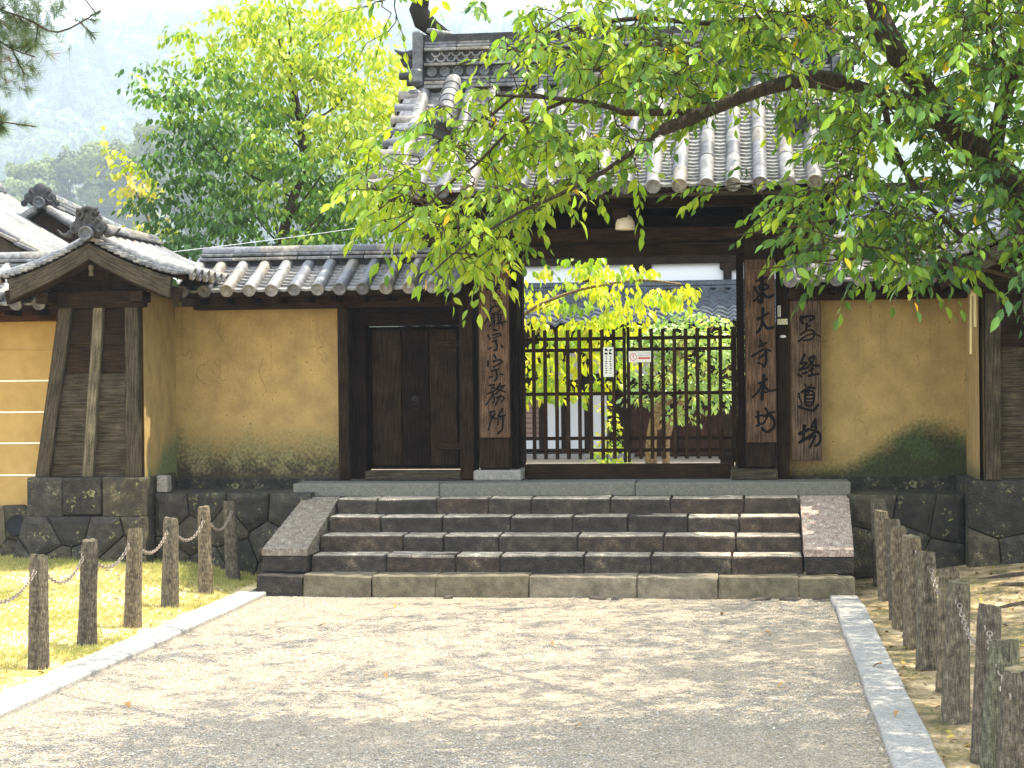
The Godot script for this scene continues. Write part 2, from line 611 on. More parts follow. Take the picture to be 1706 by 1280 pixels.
# ornament tile at a ridge end, facing +z of frame
func ornament(owner: Node3D, frame: Transform3D, k: float, rich: bool) -> void:
	var s := Shape.new()
	for q in [[0.0, 0.185, 0.085], [-0.075, 0.17, 0.06], [0.075, 0.17, 0.06], [-0.125, 0.10, 0.062], [0.125, 0.10, 0.062], [-0.06, 0.09, 0.09], [0.06, 0.09, 0.09], [-0.185, 0.035, 0.04], [0.185, 0.035, 0.04]]:
		var ball := []
		for e in 9:
			var g := PI * e / 8.0
			ball.append(Vector2(sin(g) * q[2] * k, cos(g) * q[2] * k))
		s.lathe(ball, 14, Transform3D(Basis().scaled(Vector3(1, 1, 0.5)), Vector3(q[0], q[1], 0) * k))
	var o := part(owner, "ridge_ornament", s.mesh(), mats.tile_dark, frame)
	var d := disc(0.068 * k, 0.0, 0.03 * k)
	part(o, "ornament_disc", d.mesh(), mats.tile_d, frame * at(Vector3(0, 0.035, 0.075) * k))
	for side in [-1.0, 1.0]:
		var path := []
		var rad := []
		for q in 15:
			var a := q / 14.0 * 4.6
			var rr := 0.085 * k * (1.0 - q / 18.0)
			path.append(Vector3(side * (0.135 * k + cos(a + 1.9) * rr), 0.095 * k + sin(a + 1.9) * rr, 0.03 * k))
			rad.append(0.026 * k * (1.0 - q / 22.0))
		var cs := Shape.new()
		cs.tube(path, rad, 6)
		part(o, "ornament_curl", cs.mesh(), mats.tile_dark, frame)
		if rich:
			var cs2 := Shape.new()
			path = []
			rad = []
			for q in 13:
				var a := q / 12.0 * 4.2
				var rr := 0.06 * k * (1.0 - q / 17.0)
				path.append(Vector3(side * (0.08 * k + cos(a + 1.2) * rr), 0.205 * k + sin(a + 1.2) * rr, 0.04 * k))
				rad.append(0.022 * k * (1.0 - q / 20.0))
			cs2.tube(path, rad, 6)
			path = []
			rad = []
			for q in 9:
				path.append(Vector3(side * (0.2 + 0.014 * q) * k, (0.02 + 0.006 * sin(q * 1.1) + 0.0009 * q * q) * k, 0.0))
				rad.append(0.026 * k * (1.0 - q / 11.0))
			cs2.tube(path, rad, 6)
			part(o, "ornament_curl", cs2.mesh(), mats.tile_dark, frame)
	if rich:
		for q in 7:
			var lump := Shape.new()
			lump.lathe([Vector2(0, 0.03), Vector2(0.022, 0.02), Vector2(0.03, 0), Vector2(0.022, -0.02), Vector2(0, -0.03)], 8)
			part(o, "ornament_boss", lump.mesh(), mats.tile_dark, frame * at(Vector3(lerpf(-0.09, 0.09, q / 6.0), 0.235 + 0.04 * sin(q * PI / 6.0), 0.03) * k))

# ---------------------------------------------------------------- masonry
func clip_half(p: PackedVector2Array, mid: Vector2, nn: Vector2) -> PackedVector2Array:
	var out := PackedVector2Array()
	for k in p.size():
		var a := p[k]
		var b := p[(k + 1) % p.size()]
		var da := (a - mid).dot(nn)
		var db := (b - mid).dot(nn)
		if da <= 0:
			out.append(a)
		if da * db < 0:
			out.append(a + (b - a) * (da / (da - db)))
	return out

# fitted stones filling a convex outline (x, y) on a front face at z; each a part
func fitted_stones(owner: Node3D, outline: PackedVector2Array, z: float, sites: Array, depth: float, stone_mats: Array, joint := 0.003) -> void:
	for k in sites.size():
		var cell := outline
		for q in sites.size():
			if q != k and cell.size() > 2:
				cell = clip_half(cell, (sites[k] + sites[q]) * 0.5, (sites[q] - sites[k]).normalized())
		if cell.size() < 3:
			continue
		var mid := Vector2.ZERO
		for p in cell:
			mid += p
		mid /= cell.size()
		var s := Shape.new()
		var proud := rn(0.0, 0.018)
		var rings := []
		for step in [[joint, -depth], [joint, -0.005], [joint + 0.006, proud], [joint + 0.06, proud + rn(0.01, 0.03)]]:
			var ring := []
			for p in cell:
				var d: Vector2 = mid - p
				var l := d.length()
				var q: Vector2 = p + d * (minf(step[0] * 1.3, l * 0.45) / l)
				ring.append(Vector3(q.x - mid.x, q.y - mid.y, step[1]))
			rings.append(ring)
		for r in 3:
			for e in cell.size():
				var f := (e + 1) % cell.size()
				var pts := [rings[r][e], rings[r][f], rings[r + 1][f], rings[r + 1][e]]
				var mm: Vector3 = (rings[r][e] + rings[r][f]) * 0.5
				s.poly(pts, Vector3(mm.x, mm.y, 0.0 if r == 0 else 0.05 + absf(mm.x) * (r - 1)))
		s.poly(rings[3], Vector3.BACK)
		part(owner, "stone", s.mesh(), stone_mats[rng.randi() % stone_mats.size()], at(Vector3(mid.x, mid.y, z)))

func jitter_sites(x0: float, x1: float, y0: float, y1: float, nx: int, ny: int, j := 0.33) -> Array:
	var out := []
	for r in ny:
		for c in nx:
			out.append(Vector2(lerpf(x0, x1, (c + 0.5 + rn(-j, j) + (0.25 if r % 2 else -0.25)) / nx), lerpf(y0, y1, (r + 0.5 + rn(-j, j)) / ny)))
	return out

func block(owner: Node3D, called: String, lo: Vector3, hi: Vector3, mt: Material, rough := 0.012, bevel := 0.014) -> MeshInstance3D:
	var s := Shape.new()
	var size := hi - lo
	s.box(size, Transform3D(), bevel, 0)
	# wear: shift the corners a little
	for k in s.v.size():
		var p := s.v[k]
		var key := Vector3(signf(p.x), signf(p.y), signf(p.z))
		var hsh := sin(key.x * 12.9 + key.y * 78.2 + key.z * 37.7 + lo.x * 51.3 + lo.y * 17.1) * 43758.5
		var f := hsh - floorf(hsh) - 0.5
		s.v[k] = p + Vector3(f * 0.3, f * 0.7, -f) * rough * 2.0
	return part(owner, called, s.mesh(), mt, at((lo + hi) * 0.5) * Transform3D(Basis(Vector3.UP, rn(-0.006, 0.006)).rotated(Vector3.BACK, rn(-0.006, 0.006)), Vector3.ZERO))

# ---------------------------------------------------------------- ground
func wave(x: float, z: float, sd: float, f: float) -> float:
	return sin(x * f + sd) * cos(z * f * 1.3 + sd * 2.1) * 0.5 + sin(x * f * 2.3 + z * f * 1.7 + sd * 3.0) * 0.3

func lawn_y(x: float, z: float) -> float:
	var up := smoothstep(-11.0, -16.6, z) * 0.10 + smoothstep(-4.6, -6.5, x) * 0.09
	return 0.012 + up * smoothstep(-4.45, -5.3, x) + wave(x, z, 1.3, 2.1) * 0.012

func dirt_y(x: float, z: float) -> float:
	var up := smoothstep(-13.0, -16.9, z) * 0.10 + smoothstep(1.2, 3.0, x) * 0.12
	return 0.012 + up * smoothstep(0.9, 1.6, x) + wave(x, z, 4.1, 2.6) * 0.018

func sheet(called: String, x0: float, x1: float, z0: float, z1: float, step: float, fy: Callable, mt: Material) -> void:
	var s := Shape.new()
	var rows := []
	var nx := int((x1 - x0) / step) + 1
	var nz := int((z0 - z1) / step) + 1
	for r in nz + 1:
		var row := PackedVector3Array()
		for c in nx + 1:
			var x := lerpf(x0, x1, float(c) / nx)
			var z := lerpf(z0, z1, float(r) / nz)
			row.append(Vector3(x, fy.call(x, z), z))
		rows.append(row)
	s.grid(rows, 1.0)
	var o := part(self, called, s.mesh(), mt)
	o.set_meta("kind", "structure")

func build_ground() -> void:
	sheet("ground", -1400, 1400, 300, -2400, 200, func(_x, _z): return -0.15, mats.field_soil)
	sheet("gravel_path", -4.22, 0.72, -2.0, -15.46, 0.25, func(x, z): return 0.004 + wave(x, z, 2.0, 1.9) * 0.008, mats.gravel)
	sheet("lawn", -24, -4.40, -2.0, -17.3, 0.2, lawn_y, mats.lawn_soil)
	sheet("dirt_ground", 0.88, 16, -2.0, -17.6, 0.2, dirt_y, mats.dirt)
	sheet("courtyard_ground", -14, 14, -18.9, -60, 1.0, func(_x, _z): return 0.52, mats.gravel)
	# pebbles lying on the path
	var pm := []
	for q in 2:
		var s := Shape.new()
		var top := Vector3(rn(-0.2, 0.2), 0.62, rn(-0.2, 0.2))
		var ring := []
		for k in 5:
			var a := TAU * k / 5.0 + rn(-0.3, 0.3)
			ring.append(Vector3(cos(a) * rn(0.75, 1.1), rn(-0.1, 0.25), sin(a) * rn(0.75, 1.1)))
		for k in 5:
			s.poly([ring[k], ring[(k + 1) % 5], top], (ring[k] + ring[(k + 1) % 5]) * 0.5 + Vector3(0, 0.6, 0))
			s.poly([ring[k], ring[(k + 1) % 5], Vector3(0, -0.4, 0)], (ring[k] + ring[(k + 1) % 5]) * 0.5 - Vector3(0, 0.5, 0))
		pm.append(s.mesh())
	var peb := StandardMaterial3D.new()
	peb.resource_name = "pebble"
	peb.vertex_color_use_as_albedo = true
	peb.roughness = 0.9
	for q in 2:
		var xfs := []
		var cols := []
		for k in 90000:
			var u := rng.randf()
			var z := -7.6 - 7.85 * u * sqrt(u)
			var x := rn(-4.16, 0.67)
			if wave(x, z, 7.0, 1.1) + rn(-0.7, 0.7) < -0.15:
				continue
			var sz := rn(0.0028, 0.0066) * (1.0 if rng.randf() < 0.97 else 2.0)
			xfs.append(Transform3D(Basis(Vector3.UP, rn(0, TAU)).scaled(Vector3(sz, sz * rn(0.6, 0.95), sz)), Vector3(x, 0.006 + wave(x, z, 2.0, 1.9) * 0.008, z)))
			var b := rn(0.16, 0.58) * rn(0.75, 1.0)
			cols.append(Color(b, b * rn(0.87, 0.94), b * rn(0.68, 0.84)))
		var o := scatter(self, "gravel_stones", pm[q], peb, xfs, cols)
		tag(o, ["loose pale gravel spread over the wide path", "loose darker gravel among the pale gravel of the path"][q], "gravel", "")
	# short dry grass on the lawn, moss and weeds on the dirt
	var blade := Shape.new()
	for k in 5:
		var a := TAU * k / 5.0
		var d := Vector3(cos(a), 0, sin(a))
		var sd := Vector3(-sin(a), 0, cos(a)) * 0.06
		blade.poly([d * 0.12 - sd, d * 0.12 + sd, d * 0.42 + Vector3(0, 0.75, 0)], -d + Vector3(0, 0.4, 0))
	var gm := leaf_material("grass_blades", 0.6, Color(1, 1, .6), 0.9)
	var bm := blade.mesh()
	var gx := []
	var gc := []
	for k in 60000:
		var u := rng.randf()
		var z := -8.0 - 8.6 * u
		var x := -4.52 - 4.2 * rng.randf()
		var green := wave(x, z, 5.5, 1.7) + smoothstep(-15.0, -16.6, z) * 0.55 + rn(-0.45, 0.45)
		if green < 0.0 and rng.randf() < 0.72:
			continue
		var sz := rn(0.022, 0.05) * (1.0 + 0.5 * smoothstep(-15.6, -16.6, z))
		gx.append(Transform3D(Basis(Vector3.UP, rn(0, TAU)).scaled(Vector3(sz * 1.3, sz, sz * 1.3)), Vector3(x, lawn_y(x, z) - 0.002, z)))
		var c := Color(.56, .47, .21).lerp(Color(.34, .36, .11), clampf(green + 0.3, 0, 1))
		gc.append(c * rn(0.75, 1.2))
	tag(scatter(self, "lawn_grass", bm, gm, gx, gc), "short dry yellow-green grass behind the chained posts", "grass")
	gx = []
	gc = []
	for k in 9000:
		var z := rn(-8.0, -16.9)
		var x := 0.93 + 2.6 * rng.randf()
		var green := wave(x, z, 9.5, 2.3) + rn(-0.3, 0.3) + smoothstep(-12.0, -8.0, z) * 0.15
		if green < 0.32:
			continue
		var sz := rn(0.012, 0.03)
		gx.append(Transform3D(Basis(Vector3.UP, rn(0, TAU)).scaled(Vector3(sz * 1.5, sz, sz * 1.5)), Vector3(x, dirt_y(x, z) - 0.002, z)))
		gc.append(Color(.16, .19, .035) * rn(0.6, 1.2))
	tag(scatter(self, "moss_grass", bm, gm, gx, gc), "low moss and weeds on the bare soil by the kerb", "moss")
	# kerbs
	for side in 2:
		var kerb := thing("stone_kerb", at(Vector3(-4.31 if side == 0 else 0.79, 0, -10)), ["pale stone kerb between the gravel path and the dry lawn", "pale stone kerb between the gravel path and the bare soil"][side], "kerb", "kerbs along the path")
		var z := -15.40 if side == 0 else -15.34
		var k := 0
		while z < -5.0:
			var l: float = [0.62, 0.74, 0.98, 1.12, 1.0, 1.25][k % 6] if side == 1 else [1.5, 1.2, 1.7, 1.4][k % 4]
			var x0 := (-4.45 if side == 0 else 0.672) + rn(-0.006, 0.006)
			var x1 := (-4.185 if side == 0 else 0.905) + rn(-0.006, 0.006)
			block(kerb, "kerb_block", Vector3(x0, -0.1, z), Vector3(x1, 0.042 + rn(-0.005, 0.005), z + l - 0.006), mats.kerb_stone, 0.007, 0.012)
			z += l
			k += 1

# ---------------------------------------------------------------- steps
func build_steps() -> void:
	var st := thing("stone_steps", at(Vector3(-1.7, 0, -16.0)), "broad flight of worn stone steps leading up to the gate", "steps")
	var tops := [0.185, 0.33, 0.475, 0.62, 0.765]
	var core := Shape.new()
	for k in 5:
		core.box(Vector3(4.2 if k else 5.0, tops[k] - 0.03, 0.3), at(Vector3(-1.7, (tops[k] - 0.03) * 0.5, -15.52 - 0.3 * k)), 0.0)
	part(st, "core", core.mesh(), mats.dark_stone_b)
	for k in 5:
		var x := -4.28 if k == 0 else -3.86 + 0.01 * k
		var xe := 0.87 if k == 0 else 0.455
		var z := -15.3 - 0.3 * k
		while x < xe - 0.05:
			var l := rn(0.36, 0.78) if k else rn(0.55, 1.0)
			if k == 0 and x < -4.2:
				l = 0.42
			if xe - x - l < 0.3:
				l = xe - x
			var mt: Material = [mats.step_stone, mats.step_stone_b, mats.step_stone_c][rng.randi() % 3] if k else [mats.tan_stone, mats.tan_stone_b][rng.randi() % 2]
			if k == 0 and (x < -4.2 or x > xe - 0.45):
				mt = mats.step_stone_b
			var y0: float = -0.06 if k == 0 else tops[k - 1] - 0.03
			block(st, "step_stone", Vector3(x + 0.0015, y0, z - 0.36 + rn(-0.01, 0.01)), Vector3(x + l - 0.0015, tops[k] + rn(-0.005, 0.005), z + rn(-0.012, 0.010)), mt, 0.012 if k else 0.016, 0.011)
			if k:
				block(st, "lit_tread_plate", Vector3(x + 0.012, tops[k] - 0.02, z - 0.34), Vector3(x + l - 0.012, tops[k] + 0.009, z - 0.014), [mats.lit_tread, mats.lit_tread_b][rng.randi() % 2], 0.004, 0.006)  # thin added plate; its pale colour stands in for light on the tread
			x += l
	# cheek stones: a foot block and a sloping slab on either side
	for side in 2:
		var x0 := -4.27 if side == 0 else 0.462
		var x1 := -3.86 if side == 0 else 0.875
		block(st, "cheek_foot", Vector3(x0 + 0.003, 0.19, -16.7), Vector3(x1 - 0.003, 0.335, -15.50), mats.step_stone_b, 0.006, 0.012)
		var s := Shape.new()
		var pr := [Vector2(-15.50, 0.34), Vector2(-15.505, 0.40), Vector2(-16.70, 0.775), Vector2(-16.78, 0.775), Vector2(-16.78, 0.34)]
		var l3 := []
		var r3 := []
		for p in pr:
			var tilt: float = clampf((-15.5 - p.x) / 1.28, 0, 1) * (0.09 if side == 0 else 0.03)
			l3.append(Vector3(x0 + (tilt if side == 0 else 0.0), p.y, p.x))
			r3.append(Vector3(x1 + (tilt * 0.2 if side == 0 else tilt), p.y, p.x))
		s.poly(l3, Vector3.LEFT)
		s.poly(r3, Vector3.RIGHT)
		for k in pr.size():
			var q := (k + 1) % pr.size()
			var mid: Vector2 = (pr[k] + pr[q]) * 0.5 - Vector2(-16.2, 0.5)
			s.poly([l3[k], r3[k], r3[q], l3[q]], Vector3(0, mid.y * 3.0, mid.x))
		part(st, "cheek_slab", s.mesh(), mats.slab_stone_grey if side == 0 else mats.slab_stone)
	# landing slabs
	var xs := [-4.32, -1.02, -0.1, 0.93]
	var w := [-4.32, -2.9, -1.05, 0.93]
	for k in 3:
		block(st, "landing_slab", Vector3(w[k] + 0.003, 0.768, -17.25), Vector3(w[k + 1] - 0.003, 0.897, -16.8 + rn(-0.004, 0.004)), mats.landing_stone, 0.005, 0.010)
	for k in 4:
		block(st, "landing_paving", Vector3(-4.3 + k * 1.3, 0.6, -18.9), Vector3(-4.3 + k * 1.3 + 1.295, 0.885, -17.253), mats.landing_stone, 0.004, 0.008)
	# loose chips at the foot of the steps
	var said := ["longest flat stone chip at the foot of the steps", "small flat stone chip just right of the longest one at the steps", "flat stone chip at the steps near the right end of the gravel", "flat stone chip between two others at the right foot of the steps", "flat stone chip nearest the right kerb at the foot of the steps", "tiny stone chip alone at the left foot of the steps"]
	var chips := [[-1.35, 0.10], [-1.18, 0.07], [-0.02, 0.12], [0.25, 0.10], [0.52, 0.09], [-2.6, 0.05]]
	for k in 6:
		var q: Array = chips[k]
		var o := block(self, "stone_chip", Vector3(q[0], -0.01, -15.27), Vector3(q[0] + q[1] * 1.5, 0.018, -15.18 + q[1] * 0.3), mats.step_stone, 0.02, 0.008)
		o.rotate_y(rn(-0.5, 0.5))
		tag(o, said[k], "stone chip", "stone chips at the foot of the steps")

# ---------------------------------------------------------------- plaster panel with a stained foot
func plaster_panel(owner: Node3D, called: String, lo: Vector3, hi: Vector3, stain: Callable, sd: int) -> void:
	var size := hi - lo
	var w := 256
	var h := 256
	var f := FastNoiseLite.new()
	f.seed = sd
	f.frequency = 0.02
	f.fractal_octaves = 5
	var f2 := FastNoiseLite.new()
	f2.seed = sd + 7
	f2.frequency = 0.16
	f2.fractal_octaves = 2
	var im := Image.create(w, h, false, Image.FORMAT_RGB8)
	for y in h:
		for x in w:
			var u := float(x) / w
			var vv := 1.0 - float(y) / h
			var a := f.get_noise_2d(x, y)
			var b := f2.get_noise_2d(x, y)
			var c := Color(.605, .505, .31) * (1.0 + a * 0.15 + b * 0.04)
			var st: Array = stain.call(u, vv, a, b)
			var k: float = clampf(st[0], 0, 1)
			c = c.lerp(st[1] * (1.0 + b * 0.35), k)
			var drip := smoothstep(0.18, 0.55, f.get_noise_2d(x * 4.0, y * 0.22 + 300.0)) * 0.20 * smoothstep(0.3, 1.0, vv)
			c = c.lerp(Color(.42, .35, .22), drip)
			if b > 0.62 and a > 0.22:
				c = c.darkened(0.35)
			im.set_pixel(x, y, Color(clampf(c.r, 0, 1), clampf(c.g, 0, 1), clampf(c.b, 0, 1)))
	for k in 7:
		var cp := Vector2(rn(10, 246), rn(10, 200))
		var ang := rn(0, TAU)
		for q in int(rn(18, 60)):
			ang += rn(-0.55, 0.55)
			cp += Vector2(cos(ang), sin(ang) * 1.2)
			if cp.x < 1 or cp.y < 1 or cp.x > 254 or cp.y > 254:
				break
			im.set_pixel(int(cp.x), int(cp.y), im.get_pixel(int(cp.x), int(cp.y)).darkened(rn(0.12, 0.32)))
	for k in 46:
		var cp := Vector2(rn(2, 253), rn(2, 253))
		im.set_pixel(int(cp.x), int(cp.y), im.get_pixel(int(cp.x), int(cp.y)).darkened(rn(0.2, 0.5)))
	var m := StandardMaterial3D.new()
	m.resource_name = "stained_plaster"
	m.albedo_texture = ImageTexture.create_from_image(im)
	m.roughness = 0.95
	m.heightmap_enabled = true
	m.heightmap_texture = (mats.plaster as StandardMaterial3D).heightmap_texture
	m.heightmap_scale = 0.3
	var s := Shape.new()
	var hsz := size * 0.5
	if size.x > size.z:
		s.poly([Vector3(-hsz.x, -hsz.y, hsz.z), Vector3(hsz.x, -hsz.y, hsz.z), Vector3(hsz.x, hsz.y, hsz.z), Vector3(-hsz.x, hsz.y, hsz.z)], Vector3.BACK, [Vector2(0, 1), Vector2(1, 1), Vector2(1, 0), Vector2(0, 0)])
		s.poly([Vector3(-hsz.x, -hsz.y, -hsz.z), Vector3(hsz.x, -hsz.y, -hsz.z), Vector3(hsz.x, hsz.y, -hsz.z), Vector3(-hsz.x, hsz.y, -hsz.z)], Vector3.FORWARD, [Vector2(0, 1), Vector2(1, 1), Vector2(1, 0), Vector2(0, 0)])
		for sx in [-1.0, 1.0]:
			s.poly([Vector3(sx * hsz.x, -hsz.y, -hsz.z), Vector3(sx * hsz.x, -hsz.y, hsz.z), Vector3(sx * hsz.x, hsz.y, hsz.z), Vector3(sx * hsz.x, hsz.y, -hsz.z)], Vector3(sx, 0, 0), [Vector2(0, 0.4), Vector2(0.1, 0.4), Vector2(0.1, 0), Vector2(0, 0)])
	else:
		for sx in [-1.0, 1.0]:
			s.poly([Vector3(sx * hsz.x, -hsz.y, -hsz.z), Vector3(sx * hsz.x, -hsz.y, hsz.z), Vector3(sx * hsz.x, hsz.y, hsz.z), Vector3(sx * hsz.x, hsz.y, -hsz.z)], Vector3(sx, 0, 0), [Vector2(0, 1), Vector2(1, 1), Vector2(1, 0), Vector2(0, 0)])
	s.poly([Vector3(-hsz.x, hsz.y, -hsz.z), Vector3(hsz.x, hsz.y, -hsz.z), Vector3(hsz.x, hsz.y, hsz.z), Vector3(-hsz.x, hsz.y, hsz.z)], Vector3.UP, [Vector2(0, 0), Vector2(1, 0), Vector2(1, 0.1), Vector2(0, 0.1)])
	part(owner, called, s.mesh(), m, at((lo + hi) * 0.5))

# ---------------------------------------------------------------- wing walls beside the gate
func wing_wall(left: bool) -> Node3D:
	var x0 := -5.69 if left else 0.385
	var x1 := -3.985 if left else 2.07
	var o := thing("wing_wall", at(Vector3((x0 + x1) * 0.5, 0.8, -17.6)), "yellow plastered wing wall with a plank side door in it" if left else "yellow plastered wing wall with a dark green moss stain", "wall", "wing walls of the gate")
	if left:
		plaster_panel(o, "plaster", Vector3(x0, 0.87, -17.8), Vector3(x1, 2.64, -17.45), func(u, v, a, b):
			var edge: float = 0.19 + a * 0.10 + smoothstep(0.1, 0.0, u) * 0.08
			var k := smoothstep(edge + 0.16, edge - 0.10, v)
			var c := Color(.33, .315, .19).lerp(Color(.17, .155, .11), smoothstep(0.17, 0.02, v + b * 0.05 + a * 0.08))
			c = c.lerp(Color(.47, .45, .32), smoothstep(-0.05, 0.30, a + b * 0.10) * smoothstep(0.02, 0.08, v) * smoothstep(0.32, 0.18, v) * 0.5)
			return [k * 0.9, c], 41)
	else:
		plaster_panel(o, "plaster", Vector3(x0, 0.87, -17.8), Vector3(x1, 2.64, -17.45), func(u, v, a, b):
			var mound := 0.28 * sqrt(maxf(0.0, 1.0 - pow((u - 0.78) / 0.30, 2.0))) if absf(u - 0.78) < 0.30 else 0.0
			var low := 0.06 + 0.14 * smoothstep(0.3, 0.6, u)
			var edge: float = maxf(mound, low) + a * 0.05
			var k := smoothstep(edge + 0.09, edge - 0.07, v + b * 0.02)
			var c := Color(.145, .165, .075).lerp(Color(.17, .225, .10), smoothstep(0.10, 0.4, a + 0.2) * smoothstep(0.05, 0.15, v))
			return [k * 0.9, c], 52)
	var pl := Shape.new()
	pl.box(Vector3(x1 - x0 - 0.01, 0.16, 0.34), at(Vector3((x0 + x1) * 0.5, 0.835, -17.57)), 0.01)
	part(o, "plinth", pl.mesh(), mats.dark_stone_b)
	# wall plate, rafters and roof
	var rx0 := -5.42 if left else 0.40
	var rx1 := -2.74 if left else 2.30
	beam(o, "wall_plate", Vector3(rx0, 2.60, -17.82), Vector3(rx1, 2.735, -17.24), mats.brown_wood, 0)
	beam(o, "eave_board", Vector3(rx0, 2.700, -17.06), Vector3(rx1, 2.745, -16.99), mats.dark_wood, 0)
	var x := rx0 + 0.1
	while x < rx1:
		beam(o, "rafter_end", Vector3(x, 2.645, -17.28), Vector3(x + 0.055, 2.700, -17.0), mats.black_wood, 2)
		x += 0.27
	var fr := Transform3D(Basis(), Vector3(0, 3.07, -17.62))
	roof_side(o, fr, rx0, rx1, 0.68, 0.31, 0.1, 0.221, 0.062, true, 0.075, 0.34)
	roof_side(o, Transform3D(Basis(Vector3.UP, PI), Vector3(0, 3.07, -17.62)), -rx1, -rx0, 0.68, 0.31, 0.1, 0.221, 0.062, false, 0.15, 0.34)
	var base := Shape.new()
	base.box(Vector3(rx1 - rx0, 0.10, 0.20), at(Vector3((rx0 + rx1) * 0.5, 3.07, -17.62)), 0.0)
	part(o, "ridge_bed", base.mesh(), mats.tile_dark)
	ridge(o, Transform3D(Basis(), Vector3(0, 3.09, -17.62)), rx0, rx1, [[0.165, 0.03], [0.125, 0.03]], 0.066)
	return o

func side_door(o: Node3D) -> void:
	# posts, lintel and leaf of the little door
	beam(o, "door_post", Vector3(-3.983, 0.90, -17.62), Vector3(-3.875, 2.60, -17.30), mats.dark_wood, 1, 0.01)
	beam(o, "door_post", Vector3(-2.775, 0.90, -17.62), Vector3(-2.635, 2.78, -17.28), mats.dark_wood, 1, 0.01)
	beam(o, "door_frame", Vector3(-3.872, 0.90, -17.66), Vector3(-3.735, 2.596, -17.46), mats.black_wood, 1)
	beam(o, "door_head", Vector3(-3.732, 2.42, -17.64), Vector3(-2.778, 2.598, -17.44), mats.black_wood, 0)
	beam(o, "door_sill", Vector3(-3.732, 0.90, -17.60), Vector3(-2.778, 0.985, -17.36), mats.dark_stone_c if false else mats.weathered_wood, 0)
	var door := beam(o, "door", Vector3(-3.73, 0.99, -17.66), Vector3(-2.78, 2.416, -17.60), mats.black_wood, 1)
	var xs := [-3.70, -3.40, -3.12, -2.84]
	for k in 3:
		beam(door, "plank", Vector3(xs[k] + 0.003, 1.03, -17.602), Vector3(xs[k + 1] - 0.003, 2.38, -17.565 + rn(-0.004, 0.004)), mats.dark_wood if k != 1 else mats.black_wood, 1)
	for y in [1.18, 2.20]:
		beam(door, "hinge_strap", Vector3(-3.04, y, -17.566), Vector3(-2.79, y + 0.075, -17.545), mats.dark_wood, 0)
	var ring := Shape.new()
	ring.lathe([Vector2(0.0, 0.03), Vector2(0.02, 0.025), Vector2(0.035, 0.008), Vector2(0.045, 0.0)], 14, Transform3D(Basis(Vector3.RIGHT, PI / 2), Vector3.ZERO))
	part(door, "knob", ring.mesh(), mats.iron, at(Vector3(-3.262, 1.68, -17.56)))
	var pull := Shape.new()
	var path := []
	var rad := []
	for k in 15:
		path.append(Vector3(cos(TAU * k / 14.0) * 0.03, sin(TAU * k / 14.0) * 0.03, 0))
		rad.append(0.007)
	pull.tube(path, rad, 6, false)
	part(door, "handle", pull.mesh(), mats.iron, at(Vector3(-3.262, 1.61, -17.55)))

